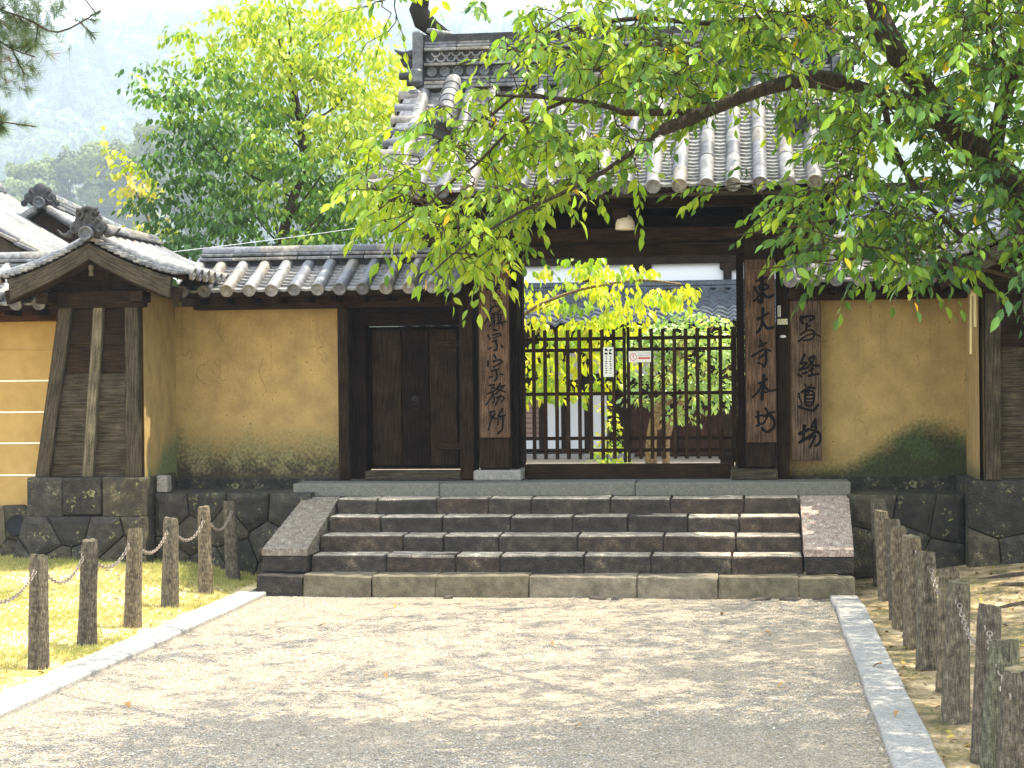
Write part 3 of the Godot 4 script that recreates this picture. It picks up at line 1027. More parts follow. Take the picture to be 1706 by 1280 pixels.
# ---------------------------------------------------------------- boarded wall ends with small gables
func wall_end(left: bool) -> void:
	var xl := -6.08 if left else 2.06   # inner frame at the foot
	var o := thing("boarded_wall_end", at(Vector3(-6.2 if left else 2.6, 0.95, -16.6)), "boarded end of a mud wall under a small tiled gable with carved ridge tile" if left else "boarded end of a mud wall in deep shade beside the mossy wing wall", "wall end", "boarded wall ends flanking the gate")
	var z := -16.45
	var foot := [Vector2(-6.73, -5.70), Vector2(2.085, 3.10)]
	var head := [Vector2(-6.47, -5.69), Vector2(2.10, 2.84)]
	var f: Vector2 = foot[0] if left else foot[1]
	var h: Vector2 = head[0] if left else head[1]
	var y0 := 0.985 if left else 0.93
	var y1 := 2.74 if left else 2.70
	# backing body of the wall
	var s := Shape.new()
	var zb := -17.78
	var lo := 0.02
	s.poly([Vector3(f.x + lo, y0, z - 0.06), Vector3(f.y - lo, y0, z - 0.06), Vector3(h.y - lo, y1 + 0.1, z - 0.06), Vector3(h.x + lo, y1 + 0.1, z - 0.06)], Vector3.BACK)
	s.poly([Vector3(f.y - lo, y0, z - 0.06), Vector3(f.y - lo, y0, zb), Vector3(h.y - lo, y1 + 0.1, zb), Vector3(h.y - lo, y1 + 0.1, z - 0.06)], Vector3.RIGHT)
	s.poly([Vector3(f.x + lo, y0, z - 0.06), Vector3(f.x + lo, y0, zb), Vector3(h.x + lo, y1 + 0.1, zb), Vector3(h.x + lo, y1 + 0.1, z - 0.06)], Vector3.LEFT)
	part(o, "body", s.mesh(), mats.plaster)
	# the plastered flank towards the gate
	if left:
		plaster_panel(o, "flank", Vector3(-5.715, 0.90, -17.45), Vector3(-5.672, 2.72, -16.475), func(u, v, a, b):
			var edge: float = 0.05 + 0.16 * smoothstep(0.75, 0.25, u) + a * 0.06
			var k := smoothstep(edge + 0.08, edge - 0.06, v)
			return [k * 0.9, Color(.36, .40, .24)], 63)
	else:
		plaster_panel(o, "flank", Vector3(2.045, 0.90, -17.45), Vector3(2.085, 2.70, -16.475), func(u, v, a, b):
			var k := smoothstep(0.12 + a * 0.05, 0.0, v)
			return [k * 0.8, Color(.26, .28, .14)], 64)
	# horizontal boards
	var ys := [y0, 1.105, 1.32, 1.65, 1.98, 2.25, 2.60] if left else [y0, 1.06, 1.40, 1.75, 2.12, 2.40, 2.60]
	for k in ys.size() - 1:
		var a: float = (ys[k] - y0) / (y1 - y0)
		var xa := lerpf(f.x, h.x, a) + 0.05
		var xb := lerpf(f.y, h.y, a) - 0.03
		var mid := (xa + xb) * 0.5
		for half in 2:
			var pa := xa if half == 0 else mid + 0.002
			var pb := mid - 0.002 if half == 0 else xb
			beam(o, "board", Vector3(pa, ys[k] + 0.003, z - 0.055), Vector3(pb, ys[k + 1] - 0.004, z - 0.012 + rn(-0.004, 0.004)), mats.weathered_wood if k < 4 else mats.dark_wood, 0)
	# upright battens, leaning with the batter of the wall
	for k in 3:
		var fx := lerpf(f.x, f.y, k * 0.5)
		var hx := lerpf(h.x, h.y, k * 0.5)
		var bw := 0.135 if k != 1 else 0.10
		if k == 0: fx += bw * 0.5; hx += bw * 0.5
		if k == 2: fx -= bw * 0.5; hx -= bw * 0.5
		var top := y1 - 0.08
		var dir := Vector3(hx - fx, top - y0, 0)
		var bs := Shape.new()
		bs.box(Vector3(bw, dir.length(), 0.07), Transform3D(), 0.008, 1, Vector2(rn(0, 4), rn(0, 4)))
		part(o, "batten", bs.mesh(), mats.silver_wood if k == 1 else mats.weathered_wood, Transform3D(Basis(Vector3.BACK, -atan2(dir.x, dir.y)), Vector3(fx, y0, z + 0.012) + dir * 0.5))
	# header and gable board
	var cx := (h.x + h.y) * 0.5
	beam(o, "header", Vector3(h.x - 0.10, 2.60, z - 0.05), Vector3(h.y + 0.06, 2.76, z + 0.06), mats.dark_wood, 0)
	var gb := Shape.new()
	gb.poly([Vector3(cx - 0.62, 2.762, z - 0.02), Vector3(cx + 0.62, 2.762, z - 0.02), Vector3(cx + 0.03, 3.10, z - 0.02)], Vector3.BACK)
	gb.poly([Vector3(cx - 0.62, 2.762, z - 0.06), Vector3(cx + 0.62, 2.762, z - 0.06), Vector3(cx + 0.03, 3.10, z - 0.06)], Vector3.FORWARD)
	part(o, "gable_board", gb.mesh(), mats.dark_wood)
	beam(o, "king_strut", Vector3(cx + 0.02, 2.763, z - 0.018), Vector3(cx + 0.10, 3.02, z + 0.01), mats.dark_wood, 1)
	for sx in [-1.0, 1.0]:
		beam(o, "bracket", Vector3(cx + sx * 0.46 - 0.06, 2.64, z + 0.0615), Vector3(cx + sx * 0.46 + 0.06, 2.74, z + 0.30), mats.dark_wood, 2)
	# little gable roof: ridge runs back from the front
	var px := cx + 0.05
	var w := 0.87
	var rh := 0.35
	var c := 0.50
	var ry := 3.235
	var front := -16.06
	var back := -17.9
	var fr := Transform3D(Basis(Vector3.UP, PI / 2), Vector3(px, ry, 0))      # +z of the frame looks towards +x
	var fl := Transform3D(Basis(Vector3.UP, -PI / 2), Vector3(px, ry, 0))
	roof_side(o, fr, -front + 0.16, -back, w, rh, c, 0.215, 0.06, true, 0.075, 0.36)
	roof_side(o, fl, back, front - 0.16, w, rh, c, 0.215, 0.06, true, 0.075, 0.36)
	# verge: smooth round tile just behind the stepped tile edges, barge boards beneath
	for sx in [-1.0, 1.0]:
		var path := []
		var rad := []
		for k in 13:
			var q := slope_point(w, rh, c, 0.10 + 0.9 * k / 12.0)
			path.append(Vector3(px + sx * q.z, ry + q.y + 0.055, front - 0.10))
			rad.append(0.052)
		for k in 14:
			var a := slope_point(w, rh, c, (k + 0.3) / 14.5)
			var b := slope_point(w, rh, c, (k + 1.3) / 14.5)
			var d := Vector3((b.z - a.z) * sx, b.y - a.y, 0)
			var es := Shape.new()
			es.box(Vector3(d.length() + 0.035, 0.034, 0.17), Transform3D(), 0.006)
			part(o, "verge_tile", es.mesh(), tile_mats()[rng.randi() % 5], Transform3D(Basis(Vector3.BACK, atan2(d.y, d.x) if sx > 0 else atan2(-d.y, -d.x)).rotated(Vector3.BACK, sx * 0.24), Vector3(px + sx * (a.z + b.z) * 0.5, ry + (a.y + b.y) * 0.5 + 0.006, front - 0.06 + rn(-0.004, 0.004))))
		for layer in 2:
			var hs := Shape.new()
			var th := 0.15 if layer == 0 else 0.10
			var drop := 0.045 if layer == 0 else 0.13
			var zf := front + 0.03 if layer == 0 else front - 0.05
			var top := []
			var bot := []
			var top2 := []
			var bot2 := []
			var last: float = 0.90 if layer == 0 else 0.98
			for k in 13:
				var q := slope_point(w, rh, c, last * k / 12.0)
				var flare: float = 1.0 + 0.25 * pow(k / 12.0, 3.0)
				top.append(Vector3(px + sx * q.z, ry + q.y - drop, zf))
				bot.append(Vector3(px + sx * (q.z - 0.02 * k / 12.0), ry + q.y - drop - th * flare, zf))
				top2.append(top[k] - Vector3(0, 0, 0.07))
				bot2.append(bot[k] - Vector3(0, 0, 0.07))
			for k in 12:
				var uv := [Vector2(k * 0.09, 0), Vector2(k * 0.09 + 0.09, 0), Vector2(k * 0.09 + 0.09, 0.15), Vector2(k * 0.09, 0.15)]
				hs.poly([top[k], top[k + 1], bot[k + 1], bot[k]], Vector3.BACK, uv)
				hs.poly([bot[k], bot[k + 1], bot2[k + 1], bot2[k]], Vector3.DOWN, uv)
				hs.poly([top[k], top[k + 1], top2[k + 1], top2[k]], Vector3.UP, uv)
				hs.poly([top2[k], top2[k + 1], bot2[k + 1], bot2[k]], Vector3.FORWARD, uv)
			hs.poly([top[12], bot[12], bot2[12], top2[12]], Vector3(sx, 0, 0), [Vector2(0, 0), Vector2(0.15, 0), Vector2(0.15, 0.1), Vector2(0, 0.1)])
			part(o, "barge_board", hs.mesh(), mats.weathered_wood if layer == 0 else mats.dark_wood)
	# gable pendant
	var pd := Shape.new()
	pd.lathe([Vector2(0.0, -0.06), Vector2(0.028, -0.05), Vector2(0.018, -0.01), Vector2(0.03, 0.02), Vector2(0.032, 0.04), Vector2(0.0, 0.065)], 12)
	part(o, "pendant", pd.mesh(), mats.silver_wood, at(Vector3(px - 0.01, 2.94, front - 0.06)))
	# ridge
	var rb := Shape.new()
	rb.box(Vector3(0.16, 0.08, front - back - 0.1), at(Vector3(px, ry + 0.03, (front + back) * 0.5)), 0.0)
	part(o, "ridge_bed", rb.mesh(), mats.tile_dark)
	ridge(o, Transform3D(Basis(Vector3.UP, PI / 2), Vector3(px, ry + 0.065, 0)), -front + 0.06, -back, [[0.10, 0.03]], 0.06)
	ornament(o, at(Vector3(px, ry + 0.0, front + 0.02)), 0.98, true)

# ---------------------------------------------------------------- tsuiji wall at the far left
func lined_wall() -> void:
	var o := thing("mud_wall", at(Vector3(-8.2, 0.5, -17.3)), "ochre mud wall with white horizontal lines under a tiled coping", "wall")
	var s := Shape.new()
	var x0 := -11.0
	var x1 := -6.70
	for zz in [[-16.9, -16.97, Vector3.BACK], [-17.7, -17.63, Vector3.FORWARD]]:
		s.poly([Vector3(x0, 0.3, zz[0]), Vector3(x1, 0.3, zz[0]), Vector3(x1, 2.55, zz[1]), Vector3(x0, 2.55, zz[1])], zz[2])
	part(o, "wall_body", s.mesh(), mats.plaster_lit)
	for y in [0.981, 1.295, 1.60, 1.918, 2.22]:
		var zc: float = -16.9 - 0.07 * (y - 0.3) / 2.25
		var l := Shape.new()
		l.box(Vector3(x1 - x0, 0.016, 0.02), at(Vector3((x0 + x1) * 0.5, y, zc)), 0.003)
		part(o, "white_line", l.mesh(), mats.white_line if y < 2.1 else mats.plaster_lit)
	beam(o, "wall_plate", Vector3(x0, 2.50, -17.6), Vector3(x1 + 0.12, 2.60, -16.72), mats.red_wood, 0)
	for k in 14:
		beam(o, "rafter_end", Vector3(-6.75 - k * 0.27, 2.545, -16.7), Vector3(-6.69 - k * 0.27, 2.605, -16.42), mats.black_wood, 2)
	beam(o, "eave_board", Vector3(x0, 2.607, -16.55), Vector3(x1 + 0.1, 2.65, -16.40), mats.brown_wood, 0)
	roof_side(o, at(Vector3(0, 3.06, -17.3)), x0, -6.62, 0.96, 0.42, 0.2, 0.232, 0.062, true, 0.08, 0.34)
	ridge(o, at(Vector3(0, 3.05, -17.3)), x0, -6.3, [[0.14, 0.035], [0.11, 0.032]], 0.068)

# ---------------------------------------------------------------- stone bases under the walls
func build_bases() -> void:
	var ms := [mats.dark_stone, mats.dark_stone_b, mats.dark_stone_c]
	var a := thing("retaining_wall", at(Vector3(-5.5, 0, -16.6)), "dark fitted-stone base under the left boarded wall end and wing wall", "retaining wall", "stone bases of the walls")
	var core := Shape.new()
	core.box(Vector3(1.06, 0.93, 1.1), at(Vector3(-6.2, 0.46, -16.98)), 0.0)
	core.box(Vector3(1.7, 0.76, 0.7), at(Vector3(-4.95, 0.39, -17.1)), 0.0)
	part(a, "core", core.mesh(), mats.dark_stone_b)
	# squared course just under the boards
	var xs := [-6.80, -6.44, -6.06, -5.645]
	for k in 3:
		block(a, "capstone", Vector3(xs[k] + 0.003, 0.61 + 0.03 * (k % 2), -17.35), Vector3(xs[k + 1] - 0.003, 0.985, -16.36 + rn(-0.005, 0.012)), ms[k % 3], 0.008, 0.014)
	fitted_stones(a, PackedVector2Array([Vector2(-6.99, 0.05), Vector2(-5.62, 0.05), Vector2(-5.645, 0.62), Vector2(-6.83, 0.62)]), -16.36, jitter_sites(-6.95, -5.64, 0.05, 0.62, 4, 2), 0.25, ms)
	block(a, "stone", Vector3(-5.80, 0.05, -17.3), Vector3(-5.64, 0.60, -16.5), ms[0], 0.006)
	fitted_stones(a, PackedVector2Array([Vector2(-5.635, 0.03), Vector2(-4.10, 0.03), Vector2(-4.10, 0.82), Vector2(-5.635, 0.82)]), -16.66, jitter_sites(-5.62, -4.1, 0.03, 0.82, 4, 3, 0.30), 0.7, ms)
	var b := thing("retaining_wall", at(Vector3(1.6, 0, -16.7)), "dark fitted-stone base behind the posts under the mossy wing wall", "retaining wall", "stone bases of the walls")
	var c2 := Shape.new()
	c2.box(Vector3(1.25, 0.72, 0.7), at(Vector3(1.45, 0.36, -17.1)), 0.0)
	c2.box(Vector3(1.4, 0.88, 1.0), at(Vector3(2.68, 0.44, -17.05)), 0.0)
	part(b, "core", c2.mesh(), mats.dark_stone_b)
	fitted_stones(b, PackedVector2Array([Vector2(0.885, 0.03), Vector2(1.925, 0.03), Vector2(1.925, 0.79), Vector2(0.885, 0.79)]), -16.66, jitter_sites(0.885, 1.925, 0.03, 0.79, 3, 2), 0.7, ms)
	fitted_stones(b, PackedVector2Array([Vector2(1.93, 0.03), Vector2(3.4, 0.03), Vector2(3.35, 0.93), Vector2(1.93, 0.93)]), -16.42, jitter_sites(1.93, 3.4, 0.03, 0.93, 3, 2), 1.0, ms)
	# rough lower face of the mud wall, with a drain mouth
	var d := thing("drain", at(Vector3(-7.3, 0.5, -16.8)), "dark drain mouth in rubble at the foot of the lined mud wall", "drain")
	fitted_stones(d, PackedVector2Array([Vector2(-9.0, 0.05), Vector2(-7.0, 0.05), Vector2(-6.84, 0.62), Vector2(-7.05, 0.70), Vector2(-9.0, 0.62)]), -16.80, jitter_sites(-9.0, -6.9, 0.05, 0.65, 6, 2), 0.2, [mats.dark_stone_c, mats.tan_stone_b])
	var pipe := Shape.new()
	pipe.lathe([Vector2(0.0, 0.0), Vector2(0.085, 0.0), Vector2(0.098, 0.012), Vector2(0.105, -0.01), Vector2(0.105, -0.2)], 18, Transform3D(Basis(Vector3.RIGHT, PI / 2), Vector3.ZERO))
	part(d, "pipe_mouth", pipe.mesh(), mats.dark_hole, at(Vector3(-7.065, 0.50, -16.735)))
	var ins := block(self, "corner_block", Vector3(-5.63, 0.825, -16.82), Vector3(-5.52, 0.985, -16.68), mats.grey_granite, 0.004, 0.01)
	tag(ins, "small pale squared stone in the corner below the flank wall", "stone")

# ---------------------------------------------------------------- the gate
func build_gate() -> void:
	var o := thing("temple_gate", at(Vector3(-1.15, 0.9, -17.5)), "dark timber gate with heavy tiled roof standing over the lattice doors", "gate")
	beam(o, "plinth", Vector3(-2.62, 0.897, -17.66), Vector3(-2.155, 1.0, -17.10), mats.grey_granite, 0, 0.015)
	beam(o, "plinth", Vector3(-0.17, 0.897, -17.66), Vector3(0.268, 1.0, -17.10), mats.weathered_wood, 0, 0.015)
	beam(o, "post", Vector3(-2.575, 1.002, -17.58), Vector3(-2.262, 3.50, -17.19), mats.dark_wood, 1, 0.02)
	beam(o, "post", Vector3(-0.025, 1.002, -17.58), Vector3(0.262, 3.50, -17.19), mats.dark_wood, 1, 0.02)
	beam(o, "jamb", Vector3(-2.259, 1.002, -17.60), Vector3(-2.205, 3.05, -17.30), mats.black_wood, 1)
	beam(o, "jamb", Vector3(-0.10, 1.002, -17.60), Vector3(-0.028, 3.05, -17.30), mats.black_wood, 1)
	beam(o, "side_post", Vector3(0.275, 0.897, -17.52), Vector3(0.384, 3.18, -17.285), mats.dark_wood, 1, 0.008)
	beam(o, "sill", Vector3(-2.15, 0.898, -17.52), Vector3(-0.174, 1.042, -17.36), mats.dark_wood, 0, 0.008)
	beam(o, "lintel", Vector3(-2.80, 3.052, -17.56), Vector3(0.50, 3.165, -17.352), mats.dark_wood, 0)
	beam(o, "lintel", Vector3(-3.10, 3.185, -17.62), Vector3(0.72, 3.312, -17.14), mats.brown_wood, 0, 0.012)
	beam(o, "tie_beam", Vector3(-2.90, 3.335, -17.58), Vector3(0.60, 3.43, -17.24), mats.black_wood, 0)
	beam(o, "purlin", Vector3(-3.12, 3.46, -16.86), Vector3(0.76, 3.585, -16.72), mats.dark_wood, 0, 0.01)
	for x in [-2.42, -1.15, 0.12]:
		beam(o, "bracket_arm", Vector3(x - 0.07, 3.345, -17.235), Vector3(x + 0.07, 3.455, -16.55), mats.dark_wood, 2, 0.012)
		beam(o, "bracket_block", Vector3(x - 0.11, 3.458, -17.52), Vector3(x + 0.11, 3.60, -17.20), mats.dark_wood, 0, 0.012)
	beam(o, "wall_board", Vector3(-2.95, 3.432, -17.48), Vector3(0.65, 4.10, -17.44), mats.black_wood, 0)
	# rear posts carry the back of the roof
	for x in [-2.42, 0.12]:
		beam(o, "post", Vector3(x - 0.11, 0.887, -18.75), Vector3(x + 0.11, 3.6, -18.53), mats.dark_wood, 1, 0.015)
	var w := 1.88
	var h := 1.25
	var c := 0.22
	var ry := 4.84
	var rz := -18.0
	var x0 := -3.19
	var x1 := 0.84
	var fr := at(Vector3(0, ry, rz))
	# rafters
	var x := x0 + 0.06
	while x < x1:
		for q in 2:
			var a := slope_point(w, h, c, 0.05 if q == 0 else 0.55)
			var b := slope_point(w, h, c, 0.55 if q == 0 else 0.965)
			var d := b - a
			var s := Shape.new()
			s.box(Vector3(0.062, 0.075, d.length()), Transform3D(), 0.005, 2, Vector2(rn(0, 4), rn(0, 4)))
			var zd := d.normalized()
			part(o, "rafter", s.mesh(), mats.dark_wood, fr * Transform3D(Basis(Vector3.RIGHT, zd.cross(Vector3.RIGHT).normalized(), zd), Vector3(x, (a.y + b.y) * 0.5 - 0.095, (a.z + b.z) * 0.5)))
		x += 0.185
	var e := slope_point(w, h, c, 1.0)
	beam(o, "eave_board", Vector3(x0, ry + e.y - 0.088, rz + w - 0.10), Vector3(x1, ry + e.y - 0.052, rz + w - 0.02), mats.weathered_wood, 0)
	var roof: Node3D = roof_side(o, fr, x0, x1, w, h, c, 0.237, 0.067, true, 0.078, 0.29)
	roof_side(o, Transform3D(Basis(Vector3.UP, PI), Vector3(0, ry, rz)), -x1, -x0, w, h, c, 0.237, 0.067, false, 0.2, 0.29)
	# barge boards on the gable sides
	for xv in [x0 - 0.09, x1 + 0.04]:
		for side in [1.0, -1.0]:
			var bs := Shape.new()
			var t := []
			var bt := []
			for k in 13:
				var q := slope_point(w - 0.05, h, c, k / 12.0)
				t.append(Vector3(xv, ry + q.y - 0.06, rz + side * q.z))
				bt.append(Vector3(xv, ry + q.y - 0.26, rz + side * q.z))
			for k in 12:
				for th in [0.0, 0.05]:
					var off := Vector3(th, 0, 0)
					bs.poly([t[k] + off, t[k + 1] + off, bt[k + 1] + off, bt[k] + off], Vector3(1.0 if th > 0 else -1.0, 0, 0), [Vector2(k * 0.15, 0), Vector2(k * 0.15 + 0.15, 0), Vector2(k * 0.15 + 0.15, 0.2), Vector2(k * 0.15, 0.2)])
				var o5 := Vector3(0.05, 0, 0)
				bs.poly([bt[k], bt[k + 1], bt[k + 1] + o5, bt[k] + o5], Vector3.DOWN)
			bs.poly([t[12], bt[12], bt[12] + Vector3(0.05, 0, 0), t[12] + Vector3(0.05, 0, 0)], Vector3(0, 0, side))
			part(o, "barge_board", bs.mesh(), mats.dark_wood)
	# sleeve tiles along the verges
	var sl := Shape.new()
	sl.add(half_pipe(0.060, 0.064, 0.22, 0.015, 2.0), Transform3D())
	sl.add(disc(0.064, 0.22, 0.012), Transform3D())
	var slm := sl.mesh()
	for k in 9:
		var q := slope_point(w, h, c, 0.12 + 0.86 * k / 8.0)
		for sx in [-1.0, 1.0]:
			var xx := x0 - 0.01 if sx < 0 else x1 + 0.01
			part(roof, "sleeve_tile", slm, tile_mats()[1 + rng.randi() % 3], Transform3D(Basis(Vector3.UP, sx * PI / 2), Vector3(xx, ry + q.y + 0.05, rz + q.z)))
			var fs := Shape.new()
			fs.box(Vector3(0.16, 0.02, 0.17), Transform3D(), 0.004)
			part(roof, "verge_pan", fs.mesh(), mats.tile_b, Transform3D(Basis(Vector3.RIGHT, 0.55), Vector3(xx + sx * 0.09, ry + q.y + 0.005, rz + q.z + 0.09)))
	# main ridge: flat courses, a course of discs, a course of waves, cap
	var bed := Shape.new()
	bed.box(Vector3(x1 - x0, 0.62, 0.26), at(Vector3((x0 + x1) * 0.5, 5.04, rz)), 0.0)
	part(o, "ridge_bed", bed.mesh(), mats.tile_dark)
	ridge_course(o, x0, x1, 4.80, 0.20, 0.036, rz)
	ridge_course(o, x0, x1, 4.842, 0.185, 0.036, rz)
	ridge_course(o, x0, x1, 4.884, 0.175, 0.03, rz)
	var dm := disc(0.052, 0.0, 0.022).mesh()
	var n := 30
	for k in n:
		part(o, "ridge_disc", dm, mats.tile_d, at(Vector3(lerpf(x0 + 0.08, x1 - 0.08, k / (n - 1.0)), 4.972, rz + 0.133)))
	ridge_course(o, x0, x1, 5.030, 0.178, 0.03, rz)
	var wv := Shape.new()
	var path := []
	var rad := []
	for k in 9:
		path.append(Vector3(cos(PI * k / 8.0) * 0.042, -sin(PI * k / 8.0) * 0.042, 0))
		rad.append(0.011)
	wv.tube(path, rad, 6)
	var wm := wv.mesh()
	for row in 2:
		for k in 38:
			part(o, "wave_tile", wm, mats.tile, at(Vector3(lerpf(x0 + 0.07, x1 - 0.07, (k + 0.5 * row) / 38.0), 5.115 + 0.052 * row, rz + 0.134)))
	ridge_course(o, x0, x1, 5.180, 0.172, 0.03, rz)
	ridge_course(o, x0, x1, 5.216, 0.15, 0.03, rz)
	ridge(o, at(Vector3(0, 5.25, rz)), x0, x1, [[0.13, 0.03]], 0.075)
	# end tiles of the main ridge, seen edge on, with a curling fin on top
	for sx in [-1.0, 1.0]:
		var xe := x0 if sx < 0 else x1
		var s := Shape.new()
		s.box(Vector3(0.10, 0.56, 0.46), at(Vector3(xe + sx * 0.055, 5.10, rz)), 0.02)
		s.box(Vector3(0.13, 0.17, 0.52), at(Vector3(xe + sx * 0.075, 4.92, rz)), 0.03)
		s.box(Vector3(0.15, 0.13, 0.56), at(Vector3(xe + sx * 0.085, 4.72, rz)), 0.03)
		var orn := part(o, "ridge_ornament", s.mesh(), mats.tile_d)
		for side in [-1.0, 1.0]:
			var hs := Shape.new()
			hs.tube([Vector3(xe + sx * 0.10, 5.16, rz + side * 0.14), Vector3(xe + sx * 0.18, 5.15, rz + side * 0.17), Vector3(xe + sx * 0.24, 5.17, rz + side * 0.18), Vector3(xe + sx * 0.29, 5.20, rz + side * 0.18)], [0.05, 0.035, 0.022, 0.008], 8)
			hs.tube([Vector3(xe + sx * 0.10, 5.06, rz + side * 0.10), Vector3(xe + sx * 0.20, 5.06, rz + side * 0.12), Vector3(xe + sx * 0.23, 5.11, rz + side * 0.12), Vector3(xe + sx * 0.19, 5.14, rz + side * 0.12)], [0.045, 0.03, 0.022, 0.01], 8)
			hs.tube([Vector3(xe + sx * 0.10, 4.93, rz + side * 0.2), Vector3(xe + sx * 0.24, 4.93, rz + side * 0.2)], [0.04, 0.038], 10)
			part(orn, "ornament_horn", hs.mesh(), mats.tile_dark)
		var fin := Shape.new()
		fin.tube([Vector3(xe - sx * 0.22, 5.36, rz), Vector3(xe - sx * 0.08, 5.43, rz), Vector3(xe + sx * 0.03, 5.52, rz), Vector3(xe + sx * 0.075, 5.64, rz), Vector3(xe + sx * 0.03, 5.77, rz), Vector3(xe - sx * 0.06, 5.86, rz), Vector3(xe - sx * 0.12, 5.93, rz)], [0.05, 0.085, 0.105, 0.10, 0.08, 0.05, 0.01], 12)
		part(orn, "ornament_fin", fin.mesh(), mats.iron)
		for k in 7:
			var sc := Shape.new()
			sc.lathe([Vector2(0, 0.035), Vector2(0.03, 0.02), Vector2(0.04, -0.01), Vector2(0, -0.03)], 8)
			part(orn, "ornament_scale", sc.mesh(), mats.tile, at(Vector3(xe - sx * (0.05 + 0.035 * k), 5.40 - 0.008 * k, rz + 0.085 * (1.0 if k % 2 else 0.8))))
	# descending ridges
	for xd in [-2.88, 0.50]:
		var s0 := 0.06
		var s1 := 0.50
		for k in 8:
			var a := slope_point(w, h, c, lerpf(s0, s1, k / 8.0))
			var b := slope_point(w, h, c, lerpf(s0, s1, (k + 1) / 8.0))
			var zd := (b - a).normalized()
			var yd := zd.cross(Vector3.RIGHT).normalized()
			var l := a.distance_to(b)
			part(roof, "descending_ridge_tile", half_pipe(0.078, 0.090, l + 0.02, 0.018, 1.6).mesh(), mats.tile_b if k % 2 else mats.tile, fr * Transform3D(Basis(Vector3.RIGHT, yd, zd), Vector3(xd, a.y, a.z) + yd * 0.15))
			var bx := Shape.new()
			bx.box(Vector3(0.20, 0.10, l + 0.004), Transform3D(), 0.008)
			part(roof, "descending_ridge_bed", bx.mesh(), mats.tile_dark, fr * Transform3D(Basis(Vector3.RIGHT, yd, zd), Vector3(xd, (a.y + b.y) * 0.5, (a.z + b.z) * 0.5) + yd * 0.10))
		var q := slope_point(w, h, c, s1)
		var os := Shape.new()
		os.lathe([Vector2(0.085, 0.0), Vector2(0.075, 0.12), Vector2(0.155, 0.15), Vector2(0.09, 0.20), Vector2(0.035, 0.24), Vector2(0.05, 0.28), Vector2(0.052, 0.32), Vector2(0.02, 0.37), Vector2(0.0, 0.38)], 16)
		part(roof, "descending_ridge_end", os.mesh(), mats.tile_dark, fr * at(Vector3(xd, q.y + 0.02, q.z + 0.06)))
	lattice_door(-2.205, -1.165, [-2.065, -1.954, -1.842, -1.731, -1.619, -1.508, -1.396, -1.284], true)
	lattice_door(-1.160, -0.100, [-1.028, -0.918, -0.808, -0.698, -0.588, -0.478, -0.368, -0.258], false)
	var lamp := thing("dome_lamp", at(Vector3(-1.105, 3.30, -16.62)), "unlit cream dome lamp hanging under the gate eaves", "lamp")
	var ls := Shape.new()
	ls.lathe([Vector2(0.0, 0.105), Vector2(0.035, 0.100), Vector2(0.066, 0.075), Vector2(0.086, 0.030), Vector2(0.091, -0.020), Vector2(0.088, -0.036), Vector2(0.083, -0.036), Vector2(0.08, 0.0), Vector2(0.05, 0.06), Vector2(0.0, 0.085)], 24)
	part(lamp, "lamp_shade", ls.mesh(), mats.lamp_shade, at(Vector3(-1.105, 3.285, -16.62)))
	var stem := Shape.new()
	stem.tube([Vector3(-1.105, 3.385, -16.62), Vector3(-1.105, 3.47, -16.66)], [0.014, 0.014], 8)
	part(lamp, "stem", stem.mesh(), mats.iron)
	var bulb := Shape.new()
	bulb.lathe([Vector2(0.0, 0.04), Vector2(0.03, 0.03), Vector2(0.036, 0.0), Vector2(0.025, -0.03), Vector2(0.0, -0.042)], 12)
	part(lamp, "bulb", bulb.mesh(), mats.white_paint, at(Vector3(-1.105, 3.30, -16.62)))

func ridge_course(o: Node3D, x0: float, x1: float, y: float, half: float, th: float, z: float) -> void:
	var n := 12
	var g := (x1 - x0) / n
	for k in n:
		var s := Shape.new()
		s.box(Vector3(g - 0.004, th, half * 2), Transform3D(), 0.006)
		part(o, "ridge_tile", s.mesh(), tile_mats()[rng.randi() % 5], at(Vector3(x0 + g * (k + 0.5), y + th * 0.5 + rn(-0.001, 0.001), z + rn(-0.002, 0.002))))

func lattice_door(x0: float, x1: float, bars: Array, left: bool) -> void:
	var z := -17.45
	var o := thing("lattice_door", at(Vector3((x0 + x1) * 0.5, 1.06, z)), "closed dark lattice gate leaf bearing the tall white paper notice" if left else "closed dark lattice gate leaf bearing the small red notice", "gate leaf", "leaves of the lattice gate")
	var s0 := x0 if left else x0
	beam(o, "stile", Vector3(x0 + 0.002, 1.055, z - 0.03), Vector3(x0 + (0.055 if left else 0.032), 2.375, z + 0.03), mats.dark_wood, 1)
	beam(o, "stile", Vector3(x1 - (0.032 if left else 0.055), 1.055, z - 0.03), Vector3(x1 - 0.002, 2.365, z + 0.03), mats.dark_wood, 1)
	for x in bars:
		beam(o, "bar", Vector3(x - 0.0175, 1.088, z - 0.012), Vector3(x + 0.0175, 2.355 + rn(-0.004, 0.004), z + 0.022), mats.brown_wood, 1, 0.004)
	for y in [2.266, 2.157, 1.722, 1.289, 1.172]:
		beam(o, "rail", Vector3(x0 + 0.03, y - 0.017, z - 0.036), Vector3(x1 - 0.03, y + 0.017, z - 0.0125), mats.dark_wood, 0, 0.004)

